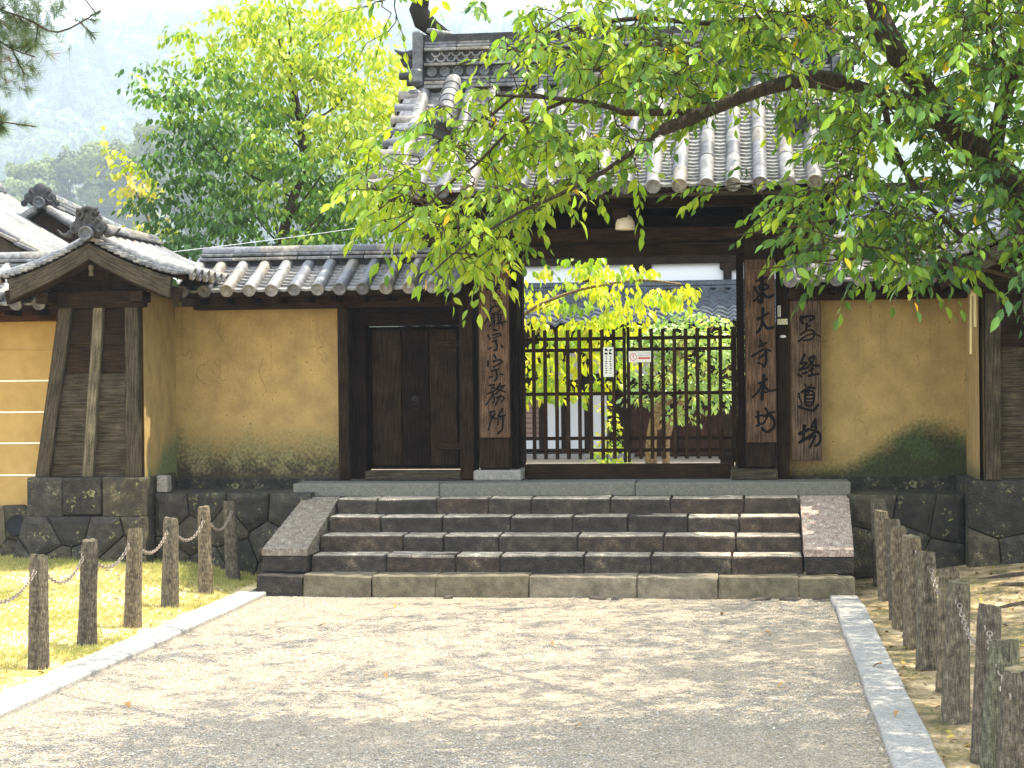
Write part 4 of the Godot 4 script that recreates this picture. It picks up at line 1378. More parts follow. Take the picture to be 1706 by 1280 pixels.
# ---------------------------------------------------------------- brush lettering
# strokes: [half width, x, y, x, y ...] in eighths of a unit, y downwards
func brush(strokes: Array) -> Shape:
	var s := Shape.new()
	var layer := 0.0
	for st in strokes:
		var pts := []
		for k in range(1, st.size(), 2):
			pts.append(Vector2(st[k], st[k + 1]))
		var cv := []
		for k in pts.size() - 1:
			var p0: Vector2 = pts[maxi(k - 1, 0)]
			var p1: Vector2 = pts[k]
			var p2: Vector2 = pts[k + 1]
			var p3: Vector2 = pts[mini(k + 2, pts.size() - 1)]
			for q in 5:
				cv.append(p1.cubic_interpolate(p2, p0, p3, q / 5.0))
		cv.append(pts[-1])
		var l := []
		var r := []
		for k in cv.size():
			var d: Vector2 = (cv[mini(k + 1, cv.size() - 1)] - cv[maxi(k - 1, 0)]).normalized()
			var f := float(k) / (cv.size() - 1)
			var wd: float = st[0] * 1.5 * (0.98 - 0.16 * sin(f * PI) - 0.16 * f * f + 0.05 * sin(f * 17.0 + st[1]))
			var nn := Vector2(-d.y, d.x) * wd
			l.append(cv[k] + nn)
			r.append(cv[k] - nn)
		var zz := layer
		for k in cv.size() - 1:
			s.poly([Vector3(l[k].x, -l[k].y, zz), Vector3(l[k + 1].x, -l[k + 1].y, zz), Vector3(r[k + 1].x, -r[k + 1].y, zz), Vector3(r[k].x, -r[k].y, zz)], Vector3.BACK)
		for e in [0, cv.size() - 1]:
			var ring := []
			var rr: float = (l[e] as Vector2).distance_to(r[e]) * 0.5
			for k in 8:
				ring.append(Vector3(cv[e].x + cos(TAU * k / 8.0) * rr, -cv[e].y + sin(TAU * k / 8.0) * rr, zz + 0.15))
			s.poly(ring, Vector3.BACK)
		layer += 0.35
	return s

func signboard(called: String, lo: Vector3, hi: Vector3, mt: Material, label: String, chars: Array, px: float, py: float, k: float) -> void:
	var o := beam(self, called, lo, hi, mt, 1, 0.005)
	tag(o, label, "signboard", "upright name boards of the gate")
	for ch in chars:
		# [crop x, crop y, pixels per unit, strokes]
		var s := brush(ch[3])
		var sc: float = k / ch[2]
		var org := Vector3(lo.x + (ch[0] - px) * k, lo.y + (py - ch[1]) * k, hi.z + 0.0012)
		part(o, "character", s.mesh(), mats.ink, Transform3D(Basis().scaled(Vector3(sc, sc, 0.0004)), org))

func build_signs() -> void:
	var k := 1.0 / 172.0
	# board on the right post
	var east := [[12, 185,195, 250,178, 325,152], [20, 250,140, 260,250, 256,400, 250,475, 212,452], [13, 218,268, 280,238, 338,266, 318,300, 250,312], [11, 218,270, 238,320], [13, 160,280, 182,318, 205,350], [12, 226,372, 190,425, 145,460], [15, 272,365, 330,412, 395,385]]
	var big := [[17, 266,560, 262,660, 248,770, 215,835, 190,860], [15, 200,690, 260,662, 328,615], [16, 265,740, 312,805, 352,812, 395,795]]
	var temple := [[12, 235,970, 265,1050], [12, 210,1046, 262,1022, 306,998], [12, 120,1172, 225,1108, 285,1082, 358,1104], [13, 205,1202, 310,1122], [13, 292,1110, 300,1230, 275,1310, 250,1276], [10, 194,1256, 222,1264]]
	var origin := [[18, 268,382, 263,520, 240,700], [14, 205,492, 255,462, 310,430], [12, 245,512, 192,610, 120,678], [13, 272,520, 330,590, 425,582], [10, 225,622, 320,608]]
	var quarters := [[11, 160,932, 245,908], [15, 190,870, 192,960, 200,1040], [11, 170,1046, 280,1000], [13, 285,825, 312,862], [13, 270,922, 332,884, 402,868], [11, 322,892, 290,965, 248,1026], [16, 340,905, 394,980, 390,1060, 320,1124, 262,1108, 242,1076]]
	signboard("signboard", Vector3(-0.015, 1.25, -17.188), Vector3(0.263, 2.985, -17.145), mats.sign_wood, "tall brown board of five brush characters on the right gate post", [[1236, 450, 8.0, east], [1236, 450, 8.0, big], [1236, 450, 8.0, temple], [1236, 580, 8.0, origin], [1236, 580, 8.0, quarters]], 1241.0, 738.0, k)
	# board on the wing wall
	var nick := [[6, 250,108, 245,165]]
	var copy := [[15, 172,340, 160,378, 190,425], [12, 175,362, 240,332, 310,330, 336,352, 280,390], [13, 240,432, 232,520], [10, 245,468, 290,450], [11, 165,566, 250,512, 330,530, 328,600, 270,640, 190,642], [9, 130,656, 230,586, 330,562, 410,596]]
	var sutra := [[12, 206,832, 160,930, 165,945], [12, 160,946, 238,936, 152,1024], [12, 152,1024, 255,998], [12, 125,1090, 166,1116], [12, 185,1076, 232,1064], [13, 270,882, 332,850, 318,910, 265,975], [13, 272,902, 322,970, 396,976], [11, 265,1040, 322,1024], [11, 300,1000, 300,1090], [13, 256,1106, 386,1080]]
	var road := [[10, 206,186, 222,222], [8, 296,186, 280,216], [12, 168,292, 250,240, 336,240], [13, 216,282, 212,440, 260,470, 312,430, 316,290, 222,280], [10, 230,330, 310,328], [10, 228,378, 312,376], [10, 230,424, 308,420], [12, 256,226, 256,298], [10, 130,308, 136,332], [9, 130,346, 166,450, 126,480], [14, 126,482, 220,512, 312,530, 376,456]]
	var place := [[17, 196,732, 184,830, 182,920], [18, 136,830, 250,776], [14, 132,945, 240,880, 330,812, 382,822, 402,890, 380,960, 330,992], [14, 336,650, 290,730, 286,780], [14, 336,652, 346,790], [11, 292,742, 340,740], [11, 286,786, 346,784], [10, 300,850, 260,910], [13, 332,860, 300,940, 264,1012]]
	signboard("signboard", Vector3(0.408, 1.071, -17.30), Vector3(0.690, 2.594, -17.255), mats.sign_wood_grey, "greyer brown board of four brush characters in front of the right plaster wall", [[1312, 490, 8.0, nick], [1312, 490, 8.0, copy], [1312, 490, 8.0, sutra], [1312, 620, 8.0, road], [1312, 620, 8.0, place]], 1316.0, 768.0, k)
	# board on the left post; its head is hidden by leaves
	var flower := [[10, 180,60, 400,40], [9, 235,10, 245,95], [9, 330,5, 325,90], [9, 150,125, 430,105], [10, 240,212, 352,206], [11, 290,60, 290,270, 240,296], [8, 376,258, 382,268]]
	var stern := [[8, 205,356, 222,382], [10, 270,330, 286,370], [9, 360,326, 330,356], [10, 220,402, 300,376, 392,404], [12, 214,412, 180,530, 115,636], [8, 235,492, 292,466], [9, 226,520, 218,600], [9, 262,500, 258,600], [7, 222,520, 285,505], [7, 220,560, 276,546], [9, 195,676, 250,610], [9, 272,590, 262,680], [10, 352,430, 310,490], [8, 300,502, 386,500], [9, 320,502, 330,622], [9, 362,522, 356,612], [10, 300,642, 446,614], [10, 370,630, 392,662]]
	var sect := [[12, 246,730, 300,742], [11, 166,816, 194,870], [9, 240,812, 330,790, 366,816, 300,832], [8, 245,856, 292,846], [10, 230,910, 302,890], [12, 268,896, 302,960, 295,1030, 256,1042], [9, 170,1022, 216,1000], [13, 370,972, 390,1000]]
	var sect_b := [[12, 240,16, 264,60], [12, 150,102, 146,170], [10, 222,106, 312,82, 352,112, 290,152, 226,186], [10, 200,240, 296,212], [12, 266,232, 276,330, 242,376], [9, 166,330, 206,316], [11, 330,286, 352,290]]
	var duty := [[9, 170,456, 236,440, 206,494], [8, 206,490, 252,502], [9, 136,576, 262,520], [10, 216,562, 236,680, 206,700], [10, 216,592, 116,730], [11, 320,420, 270,510], [10, 290,482, 386,456], [10, 370,472, 250,582], [11, 290,512, 392,552], [10, 266,632, 342,610, 372,642, 330,692], [11, 320,602, 250,736]]
	var bureau := [[9, 170,836, 236,820], [9, 182,850, 176,906, 236,860], [9, 236,850, 216,920], [9, 192,925, 140,1086], [8, 200,902, 272,932], [11, 346,790, 290,890], [10, 286,880, 280,1010], [9, 290,902, 386,880], [12, 346,890, 346,1060, 280,1136]]
	signboard("signboard", Vector3(-2.556, 1.312, -17.188), Vector3(-2.266, 3.02, -17.145), mats.sign_wood, "reddish brown board of brush characters on the left gate post beside the side door", [[794, 470, 9.14, flower], [794, 470, 9.14, stern], [794, 470, 9.14, sect], [794, 590, 8.53, sect_b], [794, 590, 8.53, duty], [794, 590, 8.53, bureau]], 797.0, 730.0, k)
	# paper notice on the left leaf
	var pn := beam(self, "paper_notice", Vector3(-1.384, 1.893, -17.424), Vector3(-1.283, 2.182, -17.418), mats.paper, 1, 0.002)
	tag(pn, "tall white paper notice tied to the lattice bars", "notice")
	for col in 2:
		var y := 2.155
		var n := 0
		while y > 1.93:
			var st := []
			for q in 3:
				st.append([1.1 if n > 1 else 1.7, rn(-6, 6), rn(-5, 5), rn(-6, 6), rn(-5, 5), rn(-6, 6), rn(-5, 5)])
			part(pn, "character", brush(st).mesh(), mats.ink, Transform3D(Basis().scaled(Vector3(.0014, .0014, .0003) * (1.6 if n < 2 else 1.0)), Vector3(-1.355 + col * 0.043, y, -17.4165)))
			y -= 0.034 if n < 2 else 0.022
			n += 1
	var rnote := beam(self, "red_notice", Vector3(-1.137, 2.032, -17.424), Vector3(-0.922, 2.140, -17.416), mats.paper, 0, 0.002)
	tag(rnote, "small white notice with red ring and red bar on the lattice", "notice")
	var ring := Shape.new()
	var path := []
	var rad := []
	for q in 25:
		path.append(Vector3(cos(TAU * q / 24.0) * 0.033, sin(TAU * q / 24.0) * 0.033, 0))
		rad.append(0.003)
	ring.tube(path, rad, 6, false)
	part(rnote, "red_ring", ring.mesh(), mats.red_ink, at(Vector3(-1.092, 2.084, -17.414)))
	part(rnote, "figure", brush([[2.2, 0, -16, 1, 0, 0, 17], [1.6, -8, -8, 0, -12, 8, -6], [2.2, 0, -22, 1, -20]]).mesh(), mats.red_ink, Transform3D(Basis().scaled(Vector3(.001, .001, .0003)), Vector3(-1.092, 2.084, -17.4145)))
	beam(rnote, "red_bar", Vector3(-1.045, 2.062, -17.4155), Vector3(-0.93, 2.080, -17.4145), mats.red_ink, 0, 0.0)
	for row in 3:
		for q in 11:
			var st := []
			for e in 2:
				st.append([0.8, rn(-4, 4), rn(-4, 4), rn(-4, 4), rn(-4, 4)])
			part(rnote, "character", brush(st).mesh(), mats.iron, Transform3D(Basis().scaled(Vector3(.0009, .0011, .0003)), Vector3(-1.043 + 0.0108 * q, [2.126, 2.110, 2.095][row], -17.4145)))
	# little plates on the side post
	var a := beam(self, "name_plate", Vector3(0.287, 2.445, -17.284), Vector3(0.318, 2.552, -17.278), mats.paper, 1, 0.001)
	tag(a, "narrow upright white plate on the thin post", "plate")
	for q in 6:
		part(a, "character", brush([[0.9, rn(-5, 5), rn(-4, 4), rn(-5, 5), rn(-4, 4)], [0.9, rn(-5, 5), rn(-4, 4), rn(-5, 5), rn(-4, 4)]]).mesh(), mats.iron, Transform3D(Basis().scaled(Vector3(.0013, .0013, .0003)), Vector3(0.3025, 2.535 - 0.016 * q, -17.2768)))
	var b := beam(self, "name_plate", Vector3(0.284, 2.372, -17.284), Vector3(0.382, 2.426, -17.278), mats.cream_plate, 0, 0.001)
	tag(b, "small cream oblong plate below the narrow white one", "plate")
	for q in 5:
		part(b, "character", brush([[1.2, rn(-6, 6), rn(-5, 5), rn(-6, 6), rn(-5, 5)], [1.2, rn(-6, 6), rn(-5, 5), rn(-6, 6), rn(-5, 5)]]).mesh(), mats.iron, Transform3D(Basis().scaled(Vector3(.0011, .0011, .0003)), Vector3(0.312 + 0.015 * q, 2.405 - 0.016 * (q % 2), -17.2768)))
	var c := thing("doorbell", at(Vector3(0.336, 2.258, -17.284)), "small pale oval bell push on the thin post below the plates", "doorbell")
	var bs := Shape.new()
	bs.lathe([Vector2(0.0, 0.016), Vector2(0.016, 0.013), Vector2(0.024, 0.004), Vector2(0.026, 0.0)], 16, Transform3D(Basis(Vector3.RIGHT, PI / 2), Vector3.ZERO))
	part(c, "push", bs.mesh(), mats.white_paint, Transform3D(Basis().scaled(Vector3(1.15, 0.55, 1.0)), Vector3(0.336, 2.258, -17.283)))

# ---------------------------------------------------------------- posts and chains
func log_post(where: Vector3, height: float, r: float, mt: Material, label: String, group: String, sd: float) -> Node3D:
	var o := thing("log_post", at(where), label, "post", group)
	var s := Shape.new()
	var rows := []
	var n := 20
	for k in 13:
		var f := k / 12.0
		var y := f * height
		var base := r * (1.10 - 0.16 * f + 0.10 * pow(1.0 - f, 6.0))
		if k == 12:
			base *= 0.90
		var row := PackedVector3Array()
		for c in n + 1:
			var a := TAU * c / n
			var rr := base * (1.0 + 0.035 * sin(a * 3.0 + sd + f * 1.4) + 0.03 * sin(a * 7.0 + sd * 2.0 + sin(f * 5.0 + sd)) + 0.02 * sin(a * 2.0 + f * 9.0 + sd))
			row.append(Vector3(cos(a) * rr, y - 0.03, -sin(a) * rr) + Vector3(sin(sd * 3.1) * 0.042, sin(a + sd) * 0.008 * f, cos(sd * 2.3) * 0.04) * f)
		rows.append(row)
	s.grid(rows, 1.0, 1.0, 1.0, true)
	var log := part(o, "log", s.mesh(), mt, at(where))
	var cap := Shape.new()
	var ring := []
	for c in n:
		ring.append(rows[12][c] + Vector3(0, 0.004 * sin(c * 1.7), 0))
	cap.poly(ring, Vector3.UP)
	part(o, "end_grain", cap.mesh(), mats.silver_wood, at(where))
	var eye := Shape.new()
	var path := []
	var rad := []
	for k in 9:
		path.append(Vector3(0, cos(PI * k / 8.0) * 0.012, sin(PI * k / 8.0) * 0.02))
		rad.append(0.004)
	eye.tube(path, rad, 6)
	part(o, "staple", eye.mesh(), mats.steel, at(where + Vector3(0, height - 0.13, r * 0.92)))
	return o

func chain(a: Vector3, b: Vector3, sag: float, label: String) -> void:
	var link := Shape.new()
	var path := []
	var rad := []
	for k in 13:
		var g := TAU * k / 12.0
		path.append(Vector3(cos(g) * 0.0125, 0, sin(g) * 0.021))
		rad.append(0.0034)
	link.tube(path, rad, 6, false)
	var s := Shape.new()
	var n := int(a.distance_to(b) * 1.05 / 0.034)
	for k in n:
		var f := (k + 0.5) / n
		var p := a.lerp(b, f) - Vector3(0, sag * 4.0 * f * (1.0 - f), 0)
		var f2 := f + 0.01
		var d := (a.lerp(b, f2) - Vector3(0, sag * 4.0 * f2 * (1.0 - f2), 0) - p).normalized()
		var x := d.cross(Vector3.UP).normalized()
		var y := d.cross(x)
		if k % 2:
			var w := x
			x = y
			y = -w
		s.add(link, Transform3D(Basis(x, y, d), p))
	tag(part(self, "chain", s.mesh(), mats.steel), label, "chain", "chains hanging between the log posts")

func build_posts() -> void:
	var lz := [-10.25, -11.34, -12.33, -13.24, -14.36, -15.25, -16.20]
	var lx := [-4.62, -4.64, -4.69, -4.67, -4.74, -4.71, -4.74]
	var ll := ["log post on the lawn just outside the picture", "nearest log post on the lawn, flaring out at its foot", "second nearest log post on the lawn, leaning a little", "log post on the lawn with a pale lichen streak", "fourth log post on the lawn counting from the path's near end", "fifth log post on the lawn, before the stone base", "farthest log post on the lawn, beside the foot of the steps"]
	var lm := [mats.post_bark, mats.post_bark, mats.post_bark_b, mats.post_bark_c, mats.post_bark, mats.post_bark_c, mats.post_bark_b]
	var tops := []
	for k in 7:
		var p := Vector3(lx[k], lawn_y(lx[k], lz[k]), lz[k])
		log_post(p, 0.775 + rn(-0.015, 0.02), rn(0.056, 0.067), lm[k], ll[k], "log posts along the lawn", 1.7 + k * 2.3)
		tops.append(p + Vector3(0.0, 0.645, 0.0))
	for k in 6:
		chain(tops[k] + Vector3(0.015, 0, -0.045), tops[k + 1] + Vector3(0.015, 0, 0.078), 0.13, ["chain running out of the picture from the nearest lawn post", "chain between the nearest and the second lawn post", "chain between the second lawn post and the lichened one", "chain from the lichened lawn post to the one behind it", "chain between the fourth and fifth lawn posts", "chain reaching the farthest lawn post by the steps"][k])
	var rz := [-7.27, -7.83, -8.96, -9.89, -10.86, -11.68, -12.54, -13.48, -13.92, -15.10, -16.10]
	var rx := [1.00, 1.02, 1.12, 1.085, 1.15, 1.115, 1.117, 1.108, 1.118, 1.122, 1.157]
	var rl := ["nearest log post by the kerb, cut off by the picture's corner", "greenish lichened log post just behind the nearest one by the kerb", "dark log post standing behind the lichened one by the kerb", "stout grey log post by the kerb with a chain down its side", "log post half hidden behind the stout grey one by the kerb", "fairly dark log post by the kerb, sixth from the near corner", "seventh log post by the kerb counting from the near corner", "eighth log post by the kerb counting from the near corner", "half hidden log post overlapped by the eighth one by the kerb", "last but one log post by the kerb towards the mossy wall", "farthest log post by the kerb, under the mossy wall"]
	var rm := [mats.post_bark_b, mats.post_bark_green, mats.post_bark_b, mats.post_bark, mats.post_bark_c, mats.post_bark, mats.post_bark_c, mats.post_bark_c, mats.post_bark_b, mats.post_bark_c, mats.post_bark_b]
	tops = []
	for k in 11:
		var p := Vector3(rx[k], dirt_y(rx[k], rz[k]), rz[k])
		log_post(p, 0.775 + rn(-0.02, 0.02), rn(0.060, 0.071), rm[k], rl[k], "log posts along the kerb", 0.6 + k * 1.9)
		tops.append(p + Vector3(0, 0.645, 0))
	for k in 10:
		if k == 7:
			continue
		var q: int = k + 1 if k != 6 else 8
		chain(tops[k] + Vector3(0.03, 0, -0.05), tops[q] + Vector3(0.02, 0, 0.07), 0.13, ["chain from the nearest to the lichened post by the kerb", "chain from the lichened post to the dark post by the kerb", "chain from the dark post to the stout grey post by the kerb", "chain behind the stout grey post by the kerb", "chain from the half hidden post to the sixth by the kerb", "chain between the sixth and seventh posts by the kerb", "chain running behind the eighth post by the kerb", "", "chain to the last but one post by the kerb", "chain to the farthest post by the kerb under the mossy wall"][k])

# ---------------------------------------------------------------- trees
func branch_mesh(path: Array, r0: float, r1: float, sides := 8) -> Shape:
	var s := Shape.new()
	var pts := []
	var rad := []
	for k in path.size() - 1:
		var p0: Vector3 = path[maxi(k - 1, 0)]
		var p3: Vector3 = path[mini(k + 2, path.size() - 1)]
		for q in 4:
			var f := (k + q / 4.0) / (path.size() - 1.0)
			var p: Vector3 = (path[k] as Vector3).cubic_interpolate(path[k + 1], p0, p3, q / 4.0)
			pts.append(p)
			rad.append(lerpf(r0, r1, f) * (1.0 + 0.07 * sin(f * 31.0 + p.x * 9.0)))
	pts.append(path[-1])
	rad.append(r1)
	s.tube(pts, rad, sides)
	return s

func samples(path: Array, step: float) -> Array:
	var out := []
	for k in path.size() - 1:
		var l: float = (path[k] as Vector3).distance_to(path[k + 1])
		var n := maxi(1, int(l / step))
		for q in n:
			out.append((path[k] as Vector3).lerp(path[k + 1], float(q) / n))
	out.append(path[-1])
	return out

func pick(tones: Array, u: float) -> Color:
	for t in tones:
		if u < t[0]:
			return t[1]
		u -= t[0]
	return tones[-1][1]

# a leafy twig: leaves alternate along it and hang; fills xfs and cols
func spray(p: Vector3, dir: Vector3, length: float, n: int, size: float, droop: float, tones: Array, xfs: Array, cols: Array, twigs: Shape, tone := -1.0) -> void:
	var d := dir.normalized()
	var end := p + d * length + Vector3(0, -droop * length * 0.45, 0)
	var mid := p + d * length * 0.5 + Vector3(0, droop * length * 0.04, 0)
	if twigs:
		twigs.tube([p, mid, end], [0.0028, 0.002, 0.001], 4, false)
	var side := d.cross(Vector3.UP)
	side = side.normalized() if side.length() > 0.05 else Vector3.RIGHT
	var u0 := rng.randf() if tone < 0 else tone
	for k in n:
		var f := (k + 1.0) / n
		var q := p.lerp(mid, f * 2.0) if f < 0.5 else mid.lerp(end, f * 2.0 - 1.0)
		var sg := 1.0 if k % 2 else -1.0
		var ld := d * rn(0.25, 0.8) + side * sg * rn(0.35, 0.9) + Vector3(0, -droop * rn(0.5, 1.5), 0) + rand_dir() * 0.25
		if k == n - 1:
			ld = d + Vector3(0, -droop * 1.2, 0)
		var t := leaf_frame(q + ld.normalized() * size * 0.12, ld, size * rn(0.62, 1.18), 0.95)
		xfs.append(t)
		var c := pick(tones, clampf(u0 * 0.6 + rng.randf() * 0.4, 0, 0.999))
		if rng.randf() < 0.007:
			c = Color(.80, .50, .02)
		cols.append(c * rn(0.82, 1.15))

func build_cherry() -> void:
	var o := thing("cherry_tree", at(Vector3(2.75, 0.1, -10.9)), "big cherry tree whose leafy boughs reach across in front of the gate roof", "tree")
	var lm := leaf_material("cherry_leaf", 0.38, Color(1, 1, 0.55), 1.0, 0.5)
	var leaf := leaf_shape([0.0, 0.22, 0.46, 0.72, 0.88, 1.0], [0.02, 0.18, 0.235, 0.155, 0.055, 0.0])
	var lmesh := leaf.mesh()
	part(o, "trunk", branch_mesh([Vector3(2.75, -0.1, -10.9), Vector3(2.62, 0.5, -10.85), Vector3(2.35, 1.2, -10.7), Vector3(2.02, 1.85, -10.5), Vector3(1.75, 2.5, -10.4), Vector3(1.49, 2.92, -10.3)], 0.27, 0.115, 14).mesh(), mats.tree_bark)
	var limbs := [
		[[Vector3(1.49, 2.92, -10.3), Vector3(1.18, 3.21, -10.2), Vector3(0.95, 3.48, -10.1), Vector3(0.81, 3.67, -10), Vector3(0.70, 3.94, -10), Vector3(0.62, 4.21, -9.9), Vector3(0.42, 4.9, -9.8), Vector3(0.2, 5.7, -10)], 0.085, 0.03],
		[[Vector3(1.30, 3.12, -10.25), Vector3(1.18, 3.22, -10.2), Vector3(0.95, 3.35, -10.1), Vector3(0.69, 3.42, -10), Vector3(0.43, 3.49, -9.9), Vector3(0.26, 3.47, -9.8), Vector3(0.05, 3.41, -9.75), Vector3(-0.20, 3.31, -9.7), Vector3(-0.44, 3.20, -9.6)], 0.068, 0.030],
		[[Vector3(-0.20, 3.31, -9.7), Vector3(-0.60, 3.30, -9.6), Vector3(-0.70, 3.33, -9.6), Vector3(-0.85, 3.36, -9.55), Vector3(-1.05, 3.38, -9.5), Vector3(-1.31, 3.40, -9.5)], 0.022, 0.008],
		[[Vector3(-0.93, 3.37, -9.55), Vector3(-1.11, 3.29, -9.5), Vector3(-1.25, 3.20, -9.5), Vector3(-1.41, 3.02, -9.4), Vector3(-1.53, 2.94, -9.4), Vector3(-1.68, 2.81, -9.4), Vector3(-1.85, 2.67, -9.3)], 0.012, 0.004],
		[[Vector3(-1.22, 3.39, -9.5), Vector3(-1.38, 3.29, -9.6), Vector3(-1.52, 3.22, -9.6), Vector3(-1.74, 3.07, -9.6)], 0.009, 0.004],
		[[Vector3(-0.44, 3.20, -9.6), Vector3(-0.76, 2.97, -9.5), Vector3(-1.00, 2.84, -9.4), Vector3(-1.18, 2.75, -9.3), Vector3(-1.50, 2.56, -9.3), Vector3(-1.64, 2.44, -9.3)], 0.016, 0.004],
		[[Vector3(0.75, 3.40, -10.05), Vector3(0.81, 3.11, -10), Vector3(0.93, 2.86, -9.9), Vector3(1.05, 2.72, -9.9), Vector3(1.26, 2.54, -9.9), Vector3(1.49, 2.40, -10), Vector3(1.78, 2.21, -10)], 0.020, 0.008],
		[[Vector3(1.44, 2.41, -10), Vector3(1.13, 2.47, -9.8), Vector3(0.87, 2.50, -9.7), Vector3(0.49, 2.50, -9.6), Vector3(0.02, 2.44, -9.5)], 0.012, 0.004],
		[[Vector3(0.93, 2.86, -9.9), Vector3(0.66, 2.76, -9.7), Vector3(0.34, 2.69, -9.6), Vector3(-0.05, 2.63, -9.5)], 0.010, 0.004],
		[[Vector3(0.81, 3.67, -10), Vector3(0.53, 3.81, -10), Vector3(0.20, 3.84, -9.9), Vector3(-0.19, 3.82, -9.9), Vector3(-0.58, 3.84, -9.8), Vector3(-0.94, 3.79, -9.8), Vector3(-1.24, 3.70, -9.8), Vector3(-1.57, 3.62, -9.8)], 0.026, 0.006],
		[[Vector3(1.35, 3.05, -10.25), Vector3(1.45, 3.52, -10.2), Vector3(1.66, 3.83, -10.3), Vector3(1.86, 4.22, -10.3), Vector3(2.3, 5.2, -10.6)], 0.05, 0.02],
		[[Vector3(1.45, 3.52, -10.2), Vector3(1.32, 3.72, -10), Vector3(1.28, 3.96, -9.9), Vector3(1.15, 4.5, -9.6)], 0.018, 0.006],
		[[Vector3(0.62, 4.21, -9.9), Vector3(0.01, 4.28, -9.9), Vector3(-0.44, 4.32, -9.8), Vector3(-1.10, 4.30, -9.8), Vector3(-1.55, 4.20, -9.7), Vector3(-1.93, 3.95, -9.6)], 0.022, 0.005],
		[[Vector3(0.42, 4.9, -9.8), Vector3(-0.6, 5.3, -10.6), Vector3(-1.8, 5.5, -11.6), Vector3(-2.6, 5.4, -12.2)], 0.03, 0.008],
		[[Vector3(1.86, 4.22, -10.3), Vector3(1.4, 5.2, -11.6), Vector3(0.8, 5.8, -12.8), Vector3(0.3, 6.0, -14.0)], 0.03, 0.008],
		[[Vector3(2.3, 5.2, -10.6), Vector3(3.0, 5.8, -12.0), Vector3(3.4, 6.0, -13.6)], 0.03, 0.01],
		[[Vector3(0.2, 5.7, -10), Vector3(-0.3, 6.2, -9.0), Vector3(-0.9, 6.3, -8.0)], 0.03, 0.008]]
	var nodes := []
	for l in limbs:
		part(o, "branch", branch_mesh(l[0], l[1], l[2], 10 if l[1] > 0.04 else 6).mesh(), mats.tree_bark if l[1] > 0.015 else mats.twig)
		nodes.append_array(samples(l[0], 0.12))
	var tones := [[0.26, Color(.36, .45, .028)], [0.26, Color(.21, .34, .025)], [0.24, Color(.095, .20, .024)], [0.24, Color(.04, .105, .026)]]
	var left_mass := PackedVector2Array([Vector2(-1.22, 3.82), Vector2(-1.08, 3.88), Vector2(-0.57, 3.90), Vector2(-0.12, 3.69), Vector2(-0.10, 3.37), Vector2(-0.35, 3.20), Vector2(-0.57, 3.02), Vector2(-0.90, 2.90), Vector2(-1.09, 2.73), Vector2(-1.32, 2.57), Vector2(-1.55, 2.60), Vector2(-1.75, 2.64), Vector2(-1.88, 2.75), Vector2(-2.00, 2.88), Vector2(-1.98, 3.00), Vector2(-1.85, 3.13), Vector2(-1.70, 3.23), Vector2(-1.55, 3.30), Vector2(-1.36, 3.40), Vector2(-1.20, 3.62)])
	var right_mass := PackedVector2Array([Vector2(-0.58, 4.1), Vector2(0.52, 4.2), Vector2(1.9, 4.2), Vector2(2.1, 2.4), Vector2(1.44, 2.43), Vector2(0.91, 2.47), Vector2(0.62, 2.42), Vector2(0.31, 2.53), Vector2(0.10, 2.56), Vector2(0.05, 2.68), Vector2(0.14, 2.82), Vector2(0.47, 2.95), Vector2(0.50, 3.15), Vector2(0.22, 3.38), Vector2(-0.13, 3.48), Vector2(-0.45, 3.66)])
	var gap := PackedVector2Array([Vector2(-0.50, 3.24), Vector2(0.30, 3.32), Vector2(0.46, 3.10), Vector2(0.44, 2.90), Vector2(-0.50, 2.94)])
	var hole := PackedVector2Array([Vector2(-1.32, 2.98), Vector2(-0.50, 3.02), Vector2(-0.50, 3.22), Vector2(-1.2, 3.15)])
	var sky_a := PackedVector2Array([Vector2(-1.15, 3.80), Vector2(-0.45, 3.82), Vector2(-0.45, 4.1), Vector2(-1.15, 4.1)])
	var sky_b := PackedVector2Array([Vector2(0.70, 3.72), Vector2(1.02, 3.60), Vector2(1.10, 3.90), Vector2(0.85, 4.02)])
	var xfs := []
	var cols := []
	var twigs := Shape.new()
	var limb_pts := samples(limbs[0][0], 0.15).slice(0, 9) + samples(limbs[1][0], 0.15)
	var spots := []
	var tries := 0
	while spots.size() < 1450 and tries < 16000:
		tries += 1
		var p := Vector2(rn(-2.2, 2.1), rn(2.3, 4.2))
		var inl := Geometry2D.is_point_in_polygon(p, left_mass)
		var inr := Geometry2D.is_point_in_polygon(p, right_mass)
		if not inl and not inr:
			continue
		if Geometry2D.is_point_in_polygon(p, gap) or (Geometry2D.is_point_in_polygon(p, hole) and rng.randf() < 0.6):
			continue
		if (Geometry2D.is_point_in_polygon(p, sky_a) and rng.randf() < 0.72) or (Geometry2D.is_point_in_polygon(p, sky_b) and rng.randf() < 0.85):
			continue
		if p.x > -0.80 and p.x < -0.42 and p.y < 2.98:
			continue
		if wave(p.x, p.y, 3.3, 5.5) < -0.22:
			continue
		var sz := rn(-9.05, -10.3)
		var close := false
		for q in limb_pts:
			if absf(q.x - p.x) < 0.11 and p.y - q.y < 0.20 and p.y - q.y > -0.06 and sz > q.z:
				close = true
		if close and rng.randf() < 0.8:
			continue
		spots.append(Vector3(p.x, p.y, sz))
	for k in 26:
		spots.append(Vector3(rn(-0.42, 0.4), rn(2.84, 2.93), rn(-9.3, -9.8)) if k < 5 else Vector3(rn(-2.02, -1.84), rn(3.78, 4.15), rn(-9.4, -9.7)) if k < 14 else Vector3(rn(-1.1, -0.5), rn(3.8, 4.2), rn(-9.3, -9.9)))
	for k in 16:
		spots.append(Vector3(rn(-1.50, -1.26), rn(2.50, 2.66), rn(-9.3, -9.5)))
	var reach := {}
	for p in spots:
		var near := 1e9
		for q in nodes:
			near = minf(near, p.distance_squared_to(q))
		reach[p] = near
